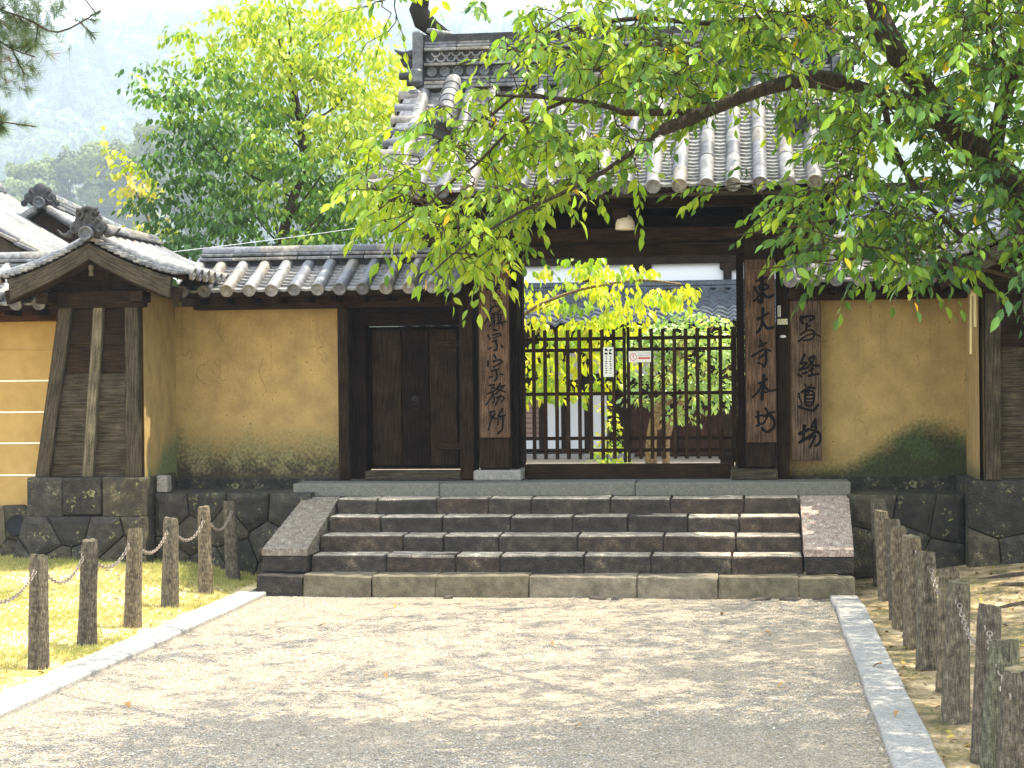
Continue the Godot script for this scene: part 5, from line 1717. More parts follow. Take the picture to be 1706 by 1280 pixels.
	spots.sort_custom(func(a, b): return reach[a] < reach[b])
	for p in spots:
		var best: Vector3 = nodes[0]
		for q in nodes:
			if p.distance_squared_to(q) < p.distance_squared_to(best):
				best = q
		nodes.append(p)
		var dir: Vector3 = (p - best)
		dir.y *= 0.4
		dir = (dir.normalized() if dir.length() > 0.03 else rand_dir()) * 0.9 + Vector3(rn(-0.9, 0.3), rn(-0.35, 0.25), rn(-0.5, 0.5))
		var gl := best.distance_to(p)
		if gl > 0.05 and gl < 1.0:
			var md := best.lerp(p, 0.5) + Vector3(rn(-0.03, 0.03), gl * 0.08, 0)
			twigs.tube([best, md, p], [0.0042, 0.0036, 0.003], 4, false)
		spray(p, dir, rn(0.16, 0.34), rng.randi_range(7, 12), rn(0.058, 0.088), rn(0.45, 1.0), tones, xfs, cols, twigs, clampf(0.42 + 0.22 * p.x - 0.30 * (p.y - 3.0) * smoothstep(-0.5, 0.6, p.x) + rn(-0.42, 0.38), 0.0, 0.99))  # canopy shade painted into the leaves: darker tones towards the lower right
	# leaves that show largest are leaves of their own, in five shades
	var order := range(xfs.size())
	order.sort_custom(func(a, b): return xfs[a].origin.z > xfs[b].origin.z)
	var shade := []
	for t in tones:
		shade.append(t[1])
	shade.append(Color(.80, .50, .02))
	var single := []
	for c in shade:
		var m: StandardMaterial3D = lm.duplicate()
		m.vertex_color_use_as_albedo = false
		m.albedo_color = (c as Color).linear_to_srgb()
		m.backlight = Color(c.r * 2.2, c.g * 2.2, c.b * 1.6).clamp().linear_to_srgb()
		single.append(m)
	var own := {}
	for k in order:
		if own.size() >= 300:
			break
		if xfs[k].origin.x < 1.6 and xfs[k].origin.y < 3.95:
			own[k] = true
			var bi := 0
			for q in 5:
				var a: Color = shade[q]
				var b: Color = shade[bi]
				if absf(a.r - cols[k].r) + absf(a.g - cols[k].g) < absf(b.r - cols[k].r) + absf(b.g - cols[k].g):
					bi = q
			part(o, "leaf", lmesh, single[bi], xfs[k])
	# the crown goes on above and to the right
	for k in 3400:
		var p := Vector3(rn(-3.4, 6.0), rn(4.25, 8.2), rn(-6.0, -16.5))
		var e := Vector3((p.x - 1.5) / 4.8, (p.y - 5.6) / 2.5, (p.z + 11.2) / 5.2)
		if e.length() > 1.0 or wave(p.x, p.z, 0.4, 0.95) + 0.5 * wave(p.x + p.y, p.z, 2.4, 2.1) < -0.16 + 0.34 * smoothstep(0.0, -2.4, p.x) - 0.55 * smoothstep(0.2, 1.2, p.x):
			continue
		spray(p, rand_dir() * Vector3(1, 0.4, 1), rn(0.3, 0.6), 11, rn(0.09, 0.12), 0.6, tones, xfs, cols, null)
	for k in 650:
		var p := Vector3(rn(1.45, 5.0), rn(2.95, 6.2), rn(-9.5, -15.0))
		if p.y < 2.0 - p.z * 0.075:
			continue
		spray(p, rand_dir() * Vector3(1, 0.4, 1), rn(0.25, 0.5), 10, rn(0.085, 0.11), 0.6, tones, xfs, cols, null)
	for k in 1700:
		var p := Vector3(rn(2.3, 7.5), rn(4.2, 7.6), rn(-8.0, -17.5))
		spray(p, rand_dir() * Vector3(1, 0.4, 1), rn(0.3, 0.6), 11, rn(0.09, 0.12), 0.6, tones, xfs, cols, null)
	var rest := []
	var restc := []
	for k in xfs.size():
		if not own.has(k):
			rest.append(xfs[k])
			restc.append(cols[k])
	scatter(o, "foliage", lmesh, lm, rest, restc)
	part(o, "twigs", twigs.mesh(), mats.twig, Transform3D(), true)

func crown(o: Node3D, lm: Material, mesh: Mesh, poly: PackedVector2Array, z0: float, z1: float, clumps: int, per: int, size: float, tones: Array, spread := 0.30, droop := 0.9, tone_fn = null) -> Array:
	var xfs := []
	var cols := []
	var mids := []
	var lo := poly[0]
	var hi := poly[0]
	for q in poly:
		lo = lo.min(q)
		hi = hi.max(q)
	var tries := 0
	while mids.size() < clumps and tries < clumps * 12:
		tries += 1
		var p := Vector2(rn(lo.x, hi.x), rn(lo.y, hi.y))
		if not Geometry2D.is_point_in_polygon(p, poly):
			continue
		var z := rn(z0, z1)
		mids.append(Vector3(p.x, p.y, z))
	for m in mids:
		var u: float = tone_fn.call(m) if tone_fn != null else rng.randf()
		var dir := rand_dir()
		dir.y *= 0.3
		for k in per:
			var off := rand_dir() * spread * pow(rng.randf(), 0.6)
			off.y *= 0.42
			off += dir * spread * rn(-0.5, 0.7)
			var ld := off.normalized() * 0.8 + Vector3(0, -droop, 0) + rand_dir() * 0.45
			xfs.append(leaf_frame(m + off - Vector3(0, off.length() * 0.3, 0), ld, size * rn(0.7, 1.2), 0.8))
			cols.append(pick(tones, clampf(u + rn(-0.18, 0.18), 0, 0.999)) * rn(0.8, 1.2))
	scatter(o, "foliage", mesh, lm, xfs, cols)
	return mids

func skeleton(o: Node3D, trunk: Array, r: float, mids: Array, n: int, mt: Material) -> void:
	part(o, "trunk", branch_mesh(trunk, r, r * 0.35, 10).mesh(), mt)
	var sp := samples(trunk, 0.3)
	var half := sp.slice(int(sp.size() * 0.35))
	for k in n:
		var m: Vector3 = mids[rng.randi() % mids.size()]
		var from: Vector3 = half[0]
		for q in half:
			if absf(q.y - (m.y - 0.7 * Vector2(q.x - m.x, q.z - m.z).length())) < absf(from.y - (m.y - 0.7 * Vector2(from.x - m.x, from.z - m.z).length())):
				from = q
		part(o, "branch", branch_mesh([from, from.lerp(m, 0.5) + Vector3(rn(-0.1, 0.1), -0.08, rn(-0.1, 0.1)), m], r * 0.17, r * 0.03, 5).mesh(), mt)

func build_trees() -> void:
	var soft := leaf_material("soft_leaf", 0.45, Color(1, 1, 0.5), 0.78, 0.5)
	var oval := leaf_shape([0.0, 0.3, 0.62, 1.0], [0.02, 0.27, 0.25, 0.0], 0.05, 0.2).mesh()
	var wide := leaf_shape([0.0, 0.28, 0.6, 1.0], [0.06, 0.42, 0.36, 0.0], 0.04, 0.25).mesh()
	# leafy tree behind the wing wall
	var o := thing("katsura_tree", at(Vector3(-6.0, 0.3, -22.2)), "big bright yellow-green tree rising behind the left wing wall", "tree", "")
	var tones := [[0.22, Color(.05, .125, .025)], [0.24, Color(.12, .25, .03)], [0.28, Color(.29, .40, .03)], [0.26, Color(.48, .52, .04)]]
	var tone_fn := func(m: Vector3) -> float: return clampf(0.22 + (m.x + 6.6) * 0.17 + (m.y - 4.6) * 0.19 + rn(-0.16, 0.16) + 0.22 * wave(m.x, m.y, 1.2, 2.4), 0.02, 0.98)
	var main := PackedVector2Array([Vector2(-7.50, 5.6), Vector2(-7.25, 5.95), Vector2(-6.95, 5.95), Vector2(-6.70, 6.30), Vector2(-6.5, 6.25), Vector2(-6.28, 6.75), Vector2(-6.1, 6.85), Vector2(-5.95, 6.55), Vector2(-5.7, 6.95), Vector2(-5.5, 6.7), Vector2(-5.2, 6.75), Vector2(-4.9, 6.7), Vector2(-4.6, 6.4), Vector2(-4.35, 6.2), Vector2(-4.06, 5.1), Vector2(-4.0, 3.2), Vector2(-7.63, 3.2), Vector2(-7.76, 4.0), Vector2(-7.35, 4.5), Vector2(-7.3, 5.1)])
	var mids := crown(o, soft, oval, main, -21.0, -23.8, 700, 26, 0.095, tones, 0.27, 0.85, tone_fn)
	# whips that stand out of the crown
	for q in [[-7.55, 5.75, -7.2, 5.3], [-6.25, 7.0, -6.2, 6.3], [-5.72, 7.0, -5.8, 6.3], [-5.45, 6.95, -5.5, 6.2], [-6.9, 6.25, -6.8, 5.8], [-6.62, 6.15, -6.6, 5.8], [-5.05, 6.95, -5.1, 6.4], [-7.9, 4.85, -7.4, 4.5], [-7.75, 4.65, -7.3, 4.4]]:
		var xfs := []
		var cols := []
		var tw := Shape.new()
		for k in 4:
			var a := Vector3(q[2], q[3], -22.0).lerp(Vector3(q[0], q[1], -22.0), k / 4.0)
			spray(a, Vector3(q[0] - q[2], q[1] - q[3], rn(-.1, .1)), 0.25, 8, 0.10, 0.6, [[0.5, Color(.50, .58, .03)], [0.3, Color(.36, .50, .03)], [0.2, Color(.62, .42, .08)]], xfs, cols, tw)
		scatter(o, "foliage", oval, soft, xfs, cols)
		part(o, "twigs", tw.mesh(), mats.twig, Transform3D(), true)
	skeleton(o, [Vector3(-6.0, 0.3, -22.2), Vector3(-5.95, 2.2, -22.2), Vector3(-5.8, 3.6, -22.1), Vector3(-5.55, 4.8, -22.3), Vector3(-5.8, 6.2, -22.2)], 0.10, mids, 26, mats.tree_bark)
	# thin tree turning yellow at its left
	o = thing("yellowing_tree", at(Vector3(-8.1, 0.3, -24.0)), "thin tree with sparse yellow leaves at the left edge of the big green one", "tree")
	var yt := [[0.36, Color(.50, .42, .07)], [0.34, Color(.44, .44, .07)], [0.30, Color(.27, .33, .06)]]
	mids = crown(o, soft, wide, PackedVector2Array([Vector2(-8.75, 4.7), Vector2(-8.6, 5.15), Vector2(-8.25, 5.0), Vector2(-7.9, 4.2), Vector2(-7.7, 3.4), Vector2(-8.5, 3.5), Vector2(-8.35, 4.3)]), -23.4, -24.6, 44, 7, 0.105, yt, 0.26, 0.9)
	var tw2 := []
	for q in [[-8.78, 5.3], [-8.72, 5.1], [-8.84, 5.5]]:
		tw2.append(Vector3(q[0], q[1], -24.0))
	var yx := []
	var yc := []
	for p in tw2:
		spray(p, Vector3(0.2, -1, 0), 0.3, 5, 0.11, 0.3, yt, yx, yc, null)
	scatter(o, "foliage", wide, soft, yx, yc)
	mids.append_array(tw2)
	skeleton(o, [Vector3(-8.1, 0.3, -24.0), Vector3(-8.0, 2.0, -24.0), Vector3(-8.0, 3.4, -24.0), Vector3(-8.2, 4.2, -24.0), Vector3(-8.5, 4.8, -24.0)], 0.03, mids, 10, mats.silver_wood)
	# tree and bushes in the court behind the lattice
	o = thing("court_tree", at(Vector3(-3.0, 0.52, -20.9)), "bright yellow-green tree with hanging leaves just behind the lattice gate", "tree")
	var ct := [[0.45, Color(.66, .66, .03)], [0.35, Color(.50, .62, .03)], [0.20, Color(.30, .48, .04)]]
	mids = crown(o, soft, oval, PackedVector2Array([Vector2(-2.75, 3.4), Vector2(-1.9, 3.45), Vector2(-1.45, 3.25), Vector2(-0.6, 2.98), Vector2(-0.55, 2.82), Vector2(-1.2, 2.62), Vector2(-1.35, 2.2), Vector2(-1.5, 1.75), Vector2(-2.75, 1.55)]), -20.4, -21.4, 112, 14, 0.105, ct, 0.20, 1.3)
	skeleton(o, [Vector3(-3.0, 0.52, -20.9), Vector3(-2.95, 1.6, -20.9), Vector3(-2.7, 2.5, -20.9), Vector3(-2.1, 2.85, -20.8), Vector3(-1.3, 3.0, -20.8), Vector3(-0.75, 2.95, -20.8)], 0.032, mids, 12, mats.pale_bark)
	o = thing("camellia_tree", at(Vector3(-1.22, 0.52, -22.8)), "small light-barked tree with shiny pale green leaves behind the right gate leaf", "tree")
	var gt := [[0.40, Color(.30, .42, .09)], [0.35, Color(.20, .34, .07)], [0.25, Color(.50, .56, .10)]]
	mids = crown(o, leaf_material("shiny_leaf", 0.28, Color(1, 1, .7), 0.9, 0.8), oval, PackedVector2Array([Vector2(-1.55, 2.5), Vector2(-0.7, 2.75), Vector2(-0.2, 2.6), Vector2(-0.15, 2.0), Vector2(-0.35, 1.45), Vector2(-0.85, 1.35), Vector2(-1.5, 1.65)]), -22.2, -23.3, 130, 16, 0.085, gt, 0.19, 0.5)
	skeleton(o, [Vector3(-1.22, 0.5, -22.8), Vector3(-1.2, 1.2, -22.8), Vector3(-1.0, 1.8, -22.8), Vector3(-0.8, 2.4, -22.8)], 0.085, mids, 12, mats.pale_bark)
	part(o, "branch", branch_mesh([Vector3(-1.0, 0.5, -22.75), Vector3(-1.02, 1.1, -22.75), Vector3(-0.75, 1.7, -22.7)], 0.06, 0.03).mesh(), mats.pale_bark)
	o = thing("court_shrub", at(Vector3(-1.8, 0.52, -22.3)), "low clipped yellow-green shrub behind the middle of the lattice gate", "shrub")
	crown(o, soft, oval, PackedVector2Array([Vector2(-2.0, 0.55), Vector2(-1.95, 1.1), Vector2(-1.75, 1.6), Vector2(-1.6, 1.3), Vector2(-1.45, 0.8), Vector2(-1.2, 0.55)]), -22.0, -22.6, 46, 14, 0.07, ct, 0.13, 0.2)
	part(o, "stem", branch_mesh([Vector3(-1.75, 0.5, -22.3), Vector3(-1.72, 1.3, -22.3)], 0.02, 0.01, 6).mesh(), mats.twig)
	# pine at the upper left
	o = thing("pine_tree", at(Vector3(-5.6, 0.1, -8.9)), "dark pine reaching in with long needles from beyond the left edge", "tree")
	part(o, "trunk", branch_mesh([Vector3(-5.6, 0.0, -8.9), Vector3(-5.5, 1.8, -8.95), Vector3(-5.25, 3.4, -9.0), Vector3(-5.1, 5.2, -9.0)], 0.2, 0.09, 12).mesh(), mats.tree_bark)
	var limbs := [[Vector3(-5.2, 3.75, -9.0), Vector3(-4.4, 3.86, -8.9), Vector3(-3.90, 3.83, -8.8), Vector3(-3.60, 3.74, -8.7), Vector3(-3.38, 3.64, -8.6), Vector3(-3.12, 3.72, -8.5)],
		[Vector3(-5.3, 3.2, -9.0), Vector3(-4.5, 3.30, -8.9), Vector3(-4.04, 3.27, -8.8), Vector3(-3.76, 3.21, -8.7), Vector3(-3.66, 3.20, -8.6)],
		[Vector3(-3.9, 3.83, -8.8), Vector3(-3.72, 3.62, -8.7), Vector3(-3.50, 3.52, -8.6)],
		[Vector3(-4.4, 3.86, -8.9), Vector3(-4.0, 3.60, -8.8), Vector3(-3.86, 3.40, -8.8)],
		[Vector3(-5.1, 4.2, -9.0), Vector3(-4.4, 4.2, -8.9), Vector3(-3.6, 4.05, -8.6), Vector3(-3.1, 3.92, -8.5)]]
	var needle := Shape.new()
	for k in 26:
		var g := TAU * k * 0.381966
		var tilt := 0.35 + 0.75 * fmod(k * 0.618, 1.0)
		var d := Vector3(cos(g) * sin(tilt), cos(tilt), sin(g) * sin(tilt))
		var sd := d.cross(Vector3(0.3, 0.1, 0.9)).normalized() * 0.010
		var b := d * 0.02 + Vector3(0, rn(-0.3, 0.1), 0)
		needle.poly([b - sd, b + sd, b + d], d.cross(sd))
	var nx := []
	var nc := []
	var tips := Shape.new()
	var tuft := func(p: Vector3, d: Vector3, s: float) -> void:
		var y := d.normalized()
		var x := y.cross(Vector3(0.2, 0.9, 0.4)).normalized()
		nx.append(Transform3D(Basis(x, y, x.cross(y)).scaled_local(Vector3.ONE * s), p))
		var c := Color(.05, .10, .035).lerp(Color(.12, .18, .05), rng.randf())
		if rng.randf() < 0.05: c = Color(.22, .12, .04)
		nc.append(c)
	for li in limbs.size():
		var l: Array = limbs[li]
		part(o, "branch", branch_mesh(l, 0.011 if li < 2 or li == 4 else 0.006, 0.003, 6).mesh(), mats.tree_bark)
		for p in samples(l, 0.035):
			if p.x < -4.6:
				continue
			var thin: float = smoothstep(-3.55, -3.75, p.x)
			if rng.randf() > 0.45 + 0.55 * thin:
				continue
			var d := Vector3(rn(-0.3, 0.8), rn(-0.9, 0.7), rn(-0.6, 0.6))
			var ln := rn(0.05, 0.16)
			tips.tube([p, p + d.normalized() * ln], [0.004, 0.003], 4, false)
			for q in 4 if thin < 0.3 else 6:
				tuft.call(p + d.normalized() * ln * rn(0.3, 1.0), d + rand_dir() * 0.5, rn(0.06, 0.09))
	for k in 1500:
		var p := Vector3(rn(-4.3, -3.36), rn(3.28, 4.15), rn(-9.2, -8.5))
		if p.x > -3.45 - (3.85 - p.y) * 0.72 + 0.05 * sin(p.y * 40.0) or p.y < 3.42:
			continue
		tuft.call(p, Vector3(rn(-0.2, 0.7), rn(-0.8, 0.4), rn(-0.5, 0.5)), rn(0.07, 0.10))
	for k in 14:
		tuft.call(Vector3(-3.70 - 0.07 * rng.randf(), 3.20 + rn(-0.02, 0.02), -8.65), Vector3(rn(0.3, 1.0), rn(-0.7, 0.7), rn(-0.3, 0.3)), rn(0.07, 0.095))
	for k in 10:
		tuft.call(Vector3(-3.76 + rn(-0.03, 0.02), 3.10 + rn(-0.04, 0.02), -8.65), Vector3(rn(-0.2, 0.2), -1, 0.1), 0.07)
	scatter(o, "needles", needle.mesh(), leaf_material("pine_needle", 0.5, Color(1, 1, .6), 0.6), nx, nc)
	part(o, "twigs", tips.mesh(), mats.twig, Transform3D(), true)

# ---------------------------------------------------------------- far hill
func hill_y(x: float, z: float) -> float:
	var d := -z
	var up := smoothstep(450.0, 1560.0, d)
	return -2.0 + 292.0 * up * (1.0 - 0.25 * smoothstep(-120.0, 780.0, x)) + 26.0 * wave(x * 0.0066, z * 0.0066, 1.1, 1.0) * up - 180.0 * smoothstep(1620.0, 2300.0, d)

func clump_mesh(n: int, tall: float, size: float, sd: int) -> Mesh:
	var s := Shape.new()
	for k in n:
		var d := rand_dir()
		if d.y < -0.35:
			d.y = -d.y
		var lump := 0.78 + 0.22 * sin(d.x * 5.0 + sd) * sin(d.z * 5.0 + sd * 2.0) + 0.1 * sin(d.y * 9.0 + sd)
		var r := lump * rn(0.80, 1.03)
		var p := Vector3(d.x * r, d.y * r * tall, d.z * r)
		if tall > 1.5:
			var f := clampf((p.y / tall + 1.0) * 0.5, 0, 1)
			p.x *= 1.25 - f * 1.1
			p.z *= 1.25 - f * 1.1
		var nn := (d + rand_dir() * 0.7).normalized()
		var u := nn.cross(rand_dir()).normalized()
		var w := nn.cross(u)
		var e := size * rn(0.7, 1.3)
		s.poly([p + u * e, p + w * e * 0.8, p - u * e * 0.9, p - w * e * 0.7], nn)
	return s.mesh()

func build_hill() -> void:
	sheet("hill", -1100, 900, -450, -2200, 40, hill_y, mats.hill_soil)
	var fm := leaf_material("forest_leaf", 0.7, Color(1, 1, .6), 0.5, 0.2)
	var kinds := [clump_mesh(420, 0.9, 0.13, 1), clump_mesh(420, 0.8, 0.14, 4), clump_mesh(420, 1.75, 0.13, 7)]
	for q in 3:
		var xfs := []
		var cols := []
		for k in 2400:
			var z := -560.0 - 1180.0 * pow(rng.randf(), 0.8)
			var x := -z * rn(-0.50, 0.02)
			if wave(x * 0.010, z * 0.010, 2.0 + q, 1.0) + rn(-0.25, 0.25) < (-0.08 if q < 2 else 0.1):
				continue
			if q == 2 and z < -1320.0:
				continue
			var r := rn(7.0, 13.0) * (0.8 if q == 2 else 1.0)
			xfs.append(Transform3D(Basis(Vector3.UP, rn(0, TAU)).scaled(Vector3(r, r * rn(0.85, 1.2), r)), Vector3(x, hill_y(x, z) + r * (0.5 if q < 2 else 1.3), z)))
			var c: Color = [Color(.11, .17, .04), Color(.16, .21, .06), Color(.045, .09, .035)][q]
			cols.append(c * rn(0.7, 1.25))
		tag(scatter(self, "hill_forest", kinds[q], fm, xfs, cols), ["round green broadleaf woods on the hazy hill", "lighter broadleaf woods on the hazy hill", "dark pointed conifers on the hazy hill"][q], "forest")
	# the nearer grove at the foot of the hill
	var near := leaf_material("grove_leaf", 0.6, Color(1, 1, .6), 0.6, 0.3)
	var gm := [clump_mesh(1500, 0.95, 0.085, 2), clump_mesh(1500, 1.05, 0.085, 5)]
	var spots := [[-163, 43.5, 10.2], [-155, 47.5, 9.9], [-146, 50.5, 10.2], [-138.5, 48.5, 9.0], [-130, 52, 10.8], [-121, 50.5, 10.2], [-113, 52.5, 10.8], [-104, 47, 10.2], [-93, 45, 10.8], [-158, 37, 9], [-142, 40.5, 9], [-127, 42, 9.6]]
	var labels := ["broad olive tree at the far left foot of the hill", "olive tree second along the foot of the hill", "rounded olive tree over the lower tiled roof", "shorter olive tree between two taller ones at the hill foot", "tall olive tree above the ornament of the back roof", "olive tree right of the tall one at the hill foot", "tallest olive tree of the grove, behind the yellow leaves", "olive tree half hidden by the yellowing tree", "olive tree almost hidden behind the big green tree", "low olive tree just above the left roof verge", "low olive tree in front of the grove", "low olive tree behind the back roof's ridge"]
	for k in spots.size():
		var q: Array = spots[k]
		var z := -384.0 - 16.0 * (k % 3)
		var o := thing("olive_tree", at(Vector3(q[0], 0, z)), labels[k], "tree", "grove at the foot of the hill")
		var xfs := []
		var cols := []
		for e in 7:
			var r: float = q[2] * rn(0.45, 0.72)
			var p := Vector3(q[0] + rn(-0.55, 0.55) * q[2], q[1] + rn(-1.0, 0.35) * q[2] * 0.9, z + rn(-1, 1) * q[2] * 0.5)
			xfs.append(Transform3D(Basis(Vector3.UP, rn(0, TAU)).scaled(Vector3.ONE * r), p))
			cols.append(Color(.16, .20, .065) * rn(0.75, 1.25))
		scatter(o, "crown", gm[k % 2], near, xfs, cols)
		part(o, "trunk", branch_mesh([Vector3(q[0], -0.2, z), Vector3(q[0] + 0.9, q[1] * 0.5, z), Vector3(q[0], q[1], z)], 1.0, 0.3, 8).mesh(), mats.tree_bark)
	var y := thing("lime_bush", at(Vector3(-33.0, 0, -75.0)), "lime green bush low at the left edge behind the roof", "bush")
	var yx := []
	var yc := []
	for e in 6:
		yx.append(Transform3D(Basis(Vector3.UP, rn(0, TAU)).scaled(Vector3.ONE * rn(0.9, 1.4)), Vector3(-33.2 + rn(-1.6, 1.2), 8.2 + rn(-1.0, 0.5), -75.0 + rn(-1, 1))))
		yc.append(Color(.42, .48, .05))
	scatter(y, "crown", gm[0], near, yx, yc)
	part(y, "stem", branch_mesh([Vector3(-33.2, -0.2, -75), Vector3(-33.1, 4.0, -75), Vector3(-33.2, 8.0, -75)], 0.2, 0.08, 8).mesh(), mats.tree_bark)

# ---------------------------------------------------------------- buildings behind
func wavy_roof(o: Node3D, frame: Transform3D, x0: float, x1: float, w: float, h: float, courses: int, mt: Material, gap := 0.25) -> void:
	var n := int((x1 - x0) / gap * 6.0)
	for k in courses:
		var s := Shape.new()
		var a := slope_point(w, h, 0.1, float(k) / courses)
		var b := slope_point(w, h, 0.1, float(k + 1) / courses)
		var r0 := PackedVector3Array()
		var r1 := PackedVector3Array()
		var r2 := PackedVector3Array()
		for q in n + 1:
			var x := lerpf(x0, x1, float(q) / n)
			var g := x / gap * TAU
			var y := 0.030 * (sin(g) + 0.35 * sin(2.0 * g + 0.6))
			r0.append(Vector3(x, a.y + y, a.z))
			r1.append(Vector3(x, b.y + y + 0.03, b.z + 0.01))
			r2.append(Vector3(x, b.y + y - 0.005, b.z + 0.008))
		s.grid([r0, r1], -1.0)
		s.grid([r1, r2], -1.0)
		part(o, "tile_course", s.mesh(), mt, frame)
	var under := Shape.new()
	var e := slope_point(w, h, 0.1, 1.0)
	under.poly([Vector3(x0, -0.06, 0), Vector3(x1, -0.06, 0), Vector3(x1, e.y - 0.06, e.z), Vector3(x0, e.y - 0.06, e.z)], Vector3.DOWN)
	part(o, "roof_board", under.mesh(), mats.dark_wood, frame)
	var rs := Shape.new()
	rs.box(Vector3(x1 - x0, 0.11, 0.24), at(Vector3((x0 + x1) * 0.5, 0.05, 0)), 0.03)
	rs.box(Vector3(x1 - x0, 0.05, 0.34), at(Vector3((x0 + x1) * 0.5, -0.02, 0.02)), 0.015)
	part(o, "roof_ridge", rs.mesh(), mt, frame)

func build_background() -> void:
	# hall across the court, seen through the gate
	var o := thing("temple_hall", at(Vector3(-1.5, 0.52, -30.5)), "white-walled hall with blue-grey tiled lower roof seen through the gate", "building")
	beam(o, "upper_wall", Vector3(-5.5, 3.2, -31.0), Vector3(3.0, 4.4, -30.8), mats.white_paint, 0)
	beam(o, "upper_beam", Vector3(-5.5, 3.80, -30.797), Vector3(3.0, 4.6, -30.70), mats.dark_wood, 0)
	for x in [-4.4, -2.72, -0.32, 1.6]:
		beam(o, "upper_post", Vector3(x - 0.07, 3.3, -30.797), Vector3(x + 0.07, 3.797, -30.68), mats.dark_wood, 1)
	for x in [-1.42, -0.58]:
		var s := Shape.new()
		s.box(Vector3(0.34, 0.14, 0.07), at(Vector3(x + (-0.35 if x < -1 else 0.30), 3.745, -30.74)), 0.03)
		part(o, "beam_bracket", s.mesh(), mats.dark_wood)
	beam(o, "roof_top", Vector3(-6.0, 4.9, -33.0), Vector3(3.5, 5.0, -29.9), mats.dark_wood, 0)
	wavy_roof(o, at(Vector3(0, 3.40, -30.65)), -5.6, 3.2, 1.9, 0.66, 9, mats.blue_tile)
	beam(o, "eave_beam", Vector3(-5.5, 2.52, -29.2), Vector3(3.0, 2.66, -29.05), mats.brown_wood, 0)
	beam(o, "lower_wall", Vector3(-5.5, 0.5, -30.6), Vector3(3.0, 2.75, -30.45), mats.dark_wood, 0)
	beam(o, "base_course", Vector3(-5.5, 0.45, -30.35), Vector3(-1.9, 0.58, -30.0), mats.kerb_stone, 0)
	for q in [[-3.42, -3.14], [-3.02, -2.74], [-2.66, -2.36]]:
		beam(o, "white_panel", Vector3(q[0], 0.60, -30.447), Vector3(q[1], 1.62, -30.40), mats.shoji, 1)
	for k in 9:
		beam(o, "blind_slat", Vector3(-4.1, 0.85 + k * 0.085, -30.447), Vector3(-3.52, 0.925 + k * 0.085, -30.42), mats.blind, 0)
	beam(o, "white_panel", Vector3(-4.1, 0.6, -30.447), Vector3(-3.52, 0.83, -30.41), mats.shoji, 0)
	for x in [-3.47, -3.08, -2.70, -2.30, -1.2, -0.4, 0.5]:
		beam(o, "post", Vector3(x - 0.045, 0.5, -30.447), Vector3(x + 0.045, 2.5, -30.36), mats.dark_wood, 1)
	for k in 14:
		beam(o, "wainscot_board", Vector3(-1.95 + k * 0.19, 0.55, -30.447), Vector3(-1.95 + k * 0.19 + 0.183, 1.25, -30.425), mats.red_wood, 1)
	beam(o, "wainscot_rail", Vector3(-1.95, 1.255, -30.447), Vector3(0.72, 1.33, -30.40), mats.red_wood, 0)
	for q in [[-3.3, 2.10], [-2.7, 2.2], [-2.0, 2.15]]:
		beam(o, "upper_panel", Vector3(q[0], q[1] - 0.25, -30.447), Vector3(q[0] + 0.5, q[1] + 0.2, -30.41), mats.shoji, 0)
	# dark boundary just inside the gate on the right
	var f := thing("board_fence", at(Vector3(0.0, 0.5, -24.5)), "dark board fence inside the court behind the right gate leaf", "fence")
	for k in 8:
		beam(f, "board", Vector3(-0.38 + k * 0.2, 0.5, -24.6), Vector3(-0.38 + k * 0.2 + 0.193, 2.30, -24.57 + rn(-0.004, 0.004)), mats.dark_wood, 1)
	for y in [0.75, 1.5, 2.2]:
		beam(f, "rail", Vector3(-0.4, y, -24.565), Vector3(1.25, y + 0.07, -24.52), mats.black_wood, 0)
	# stones in the court
	for q in [[-1.55, 0.22], [-1.05, 0.28]]:
		var st := block(self, "garden_stone", Vector3(q[0] - q[1] * 0.6, 0.5, -22.1), Vector3(q[0] + q[1] * 0.6, 0.5 + q[1] * 0.7, -21.8), mats.grey_granite, 0.03, 0.05)
		tag(st, "pale garden stone left of the camellia's foot behind the lattice" if q[0] < -1.3 else "larger pale garden stone at the camellia's foot behind the lattice", "stone", "garden stones behind the lattice")
	# house with the ridge running away from us
	o = thing("background_house", at(Vector3(-10.1, 0.2, -28)), "tile-roofed house behind the boarded wall end, its ridge ornament facing the path", "house", "tiled houses behind the left walls")
	var turn := 0.165
	var fr := Transform3D(Basis(Vector3.UP, turn), Vector3(-10.1, 4.42, -25.0))
	var right := fr * Transform3D(Basis(Vector3.UP, PI / 2), Vector3.ZERO)
	var leftf := fr * Transform3D(Basis(Vector3.UP, -PI / 2), Vector3.ZERO)
	roof_side(o, right, 0.0, 10.0, 2.3, 1.35, 0.15, 0.26, 0.07, true, 0.14, 0.36)
	roof_side(o, leftf, -10.0, 0.0, 2.3, 1.35, 0.15, 0.26, 0.07, false, 0.2, 0.36)
	var rb := Shape.new()
	rb.box(Vector3(0.2, 0.12, 10.0), at(Vector3(0, 0.02, -5.0)), 0.0)
	part(o, "ridge_bed", rb.mesh(), mats.tile_dark, fr)
	ridge(o, fr * Transform3D(Basis(Vector3.UP, PI / 2), Vector3(0, 0.04, 0)), 0.05, 10.0, [[0.15, 0.045], [0.13, 0.045], [0.11, 0.04]], 0.075, 0.36)
	ornament(o, fr * at(Vector3(0, 0.02, 0.10)), 1.25, false)
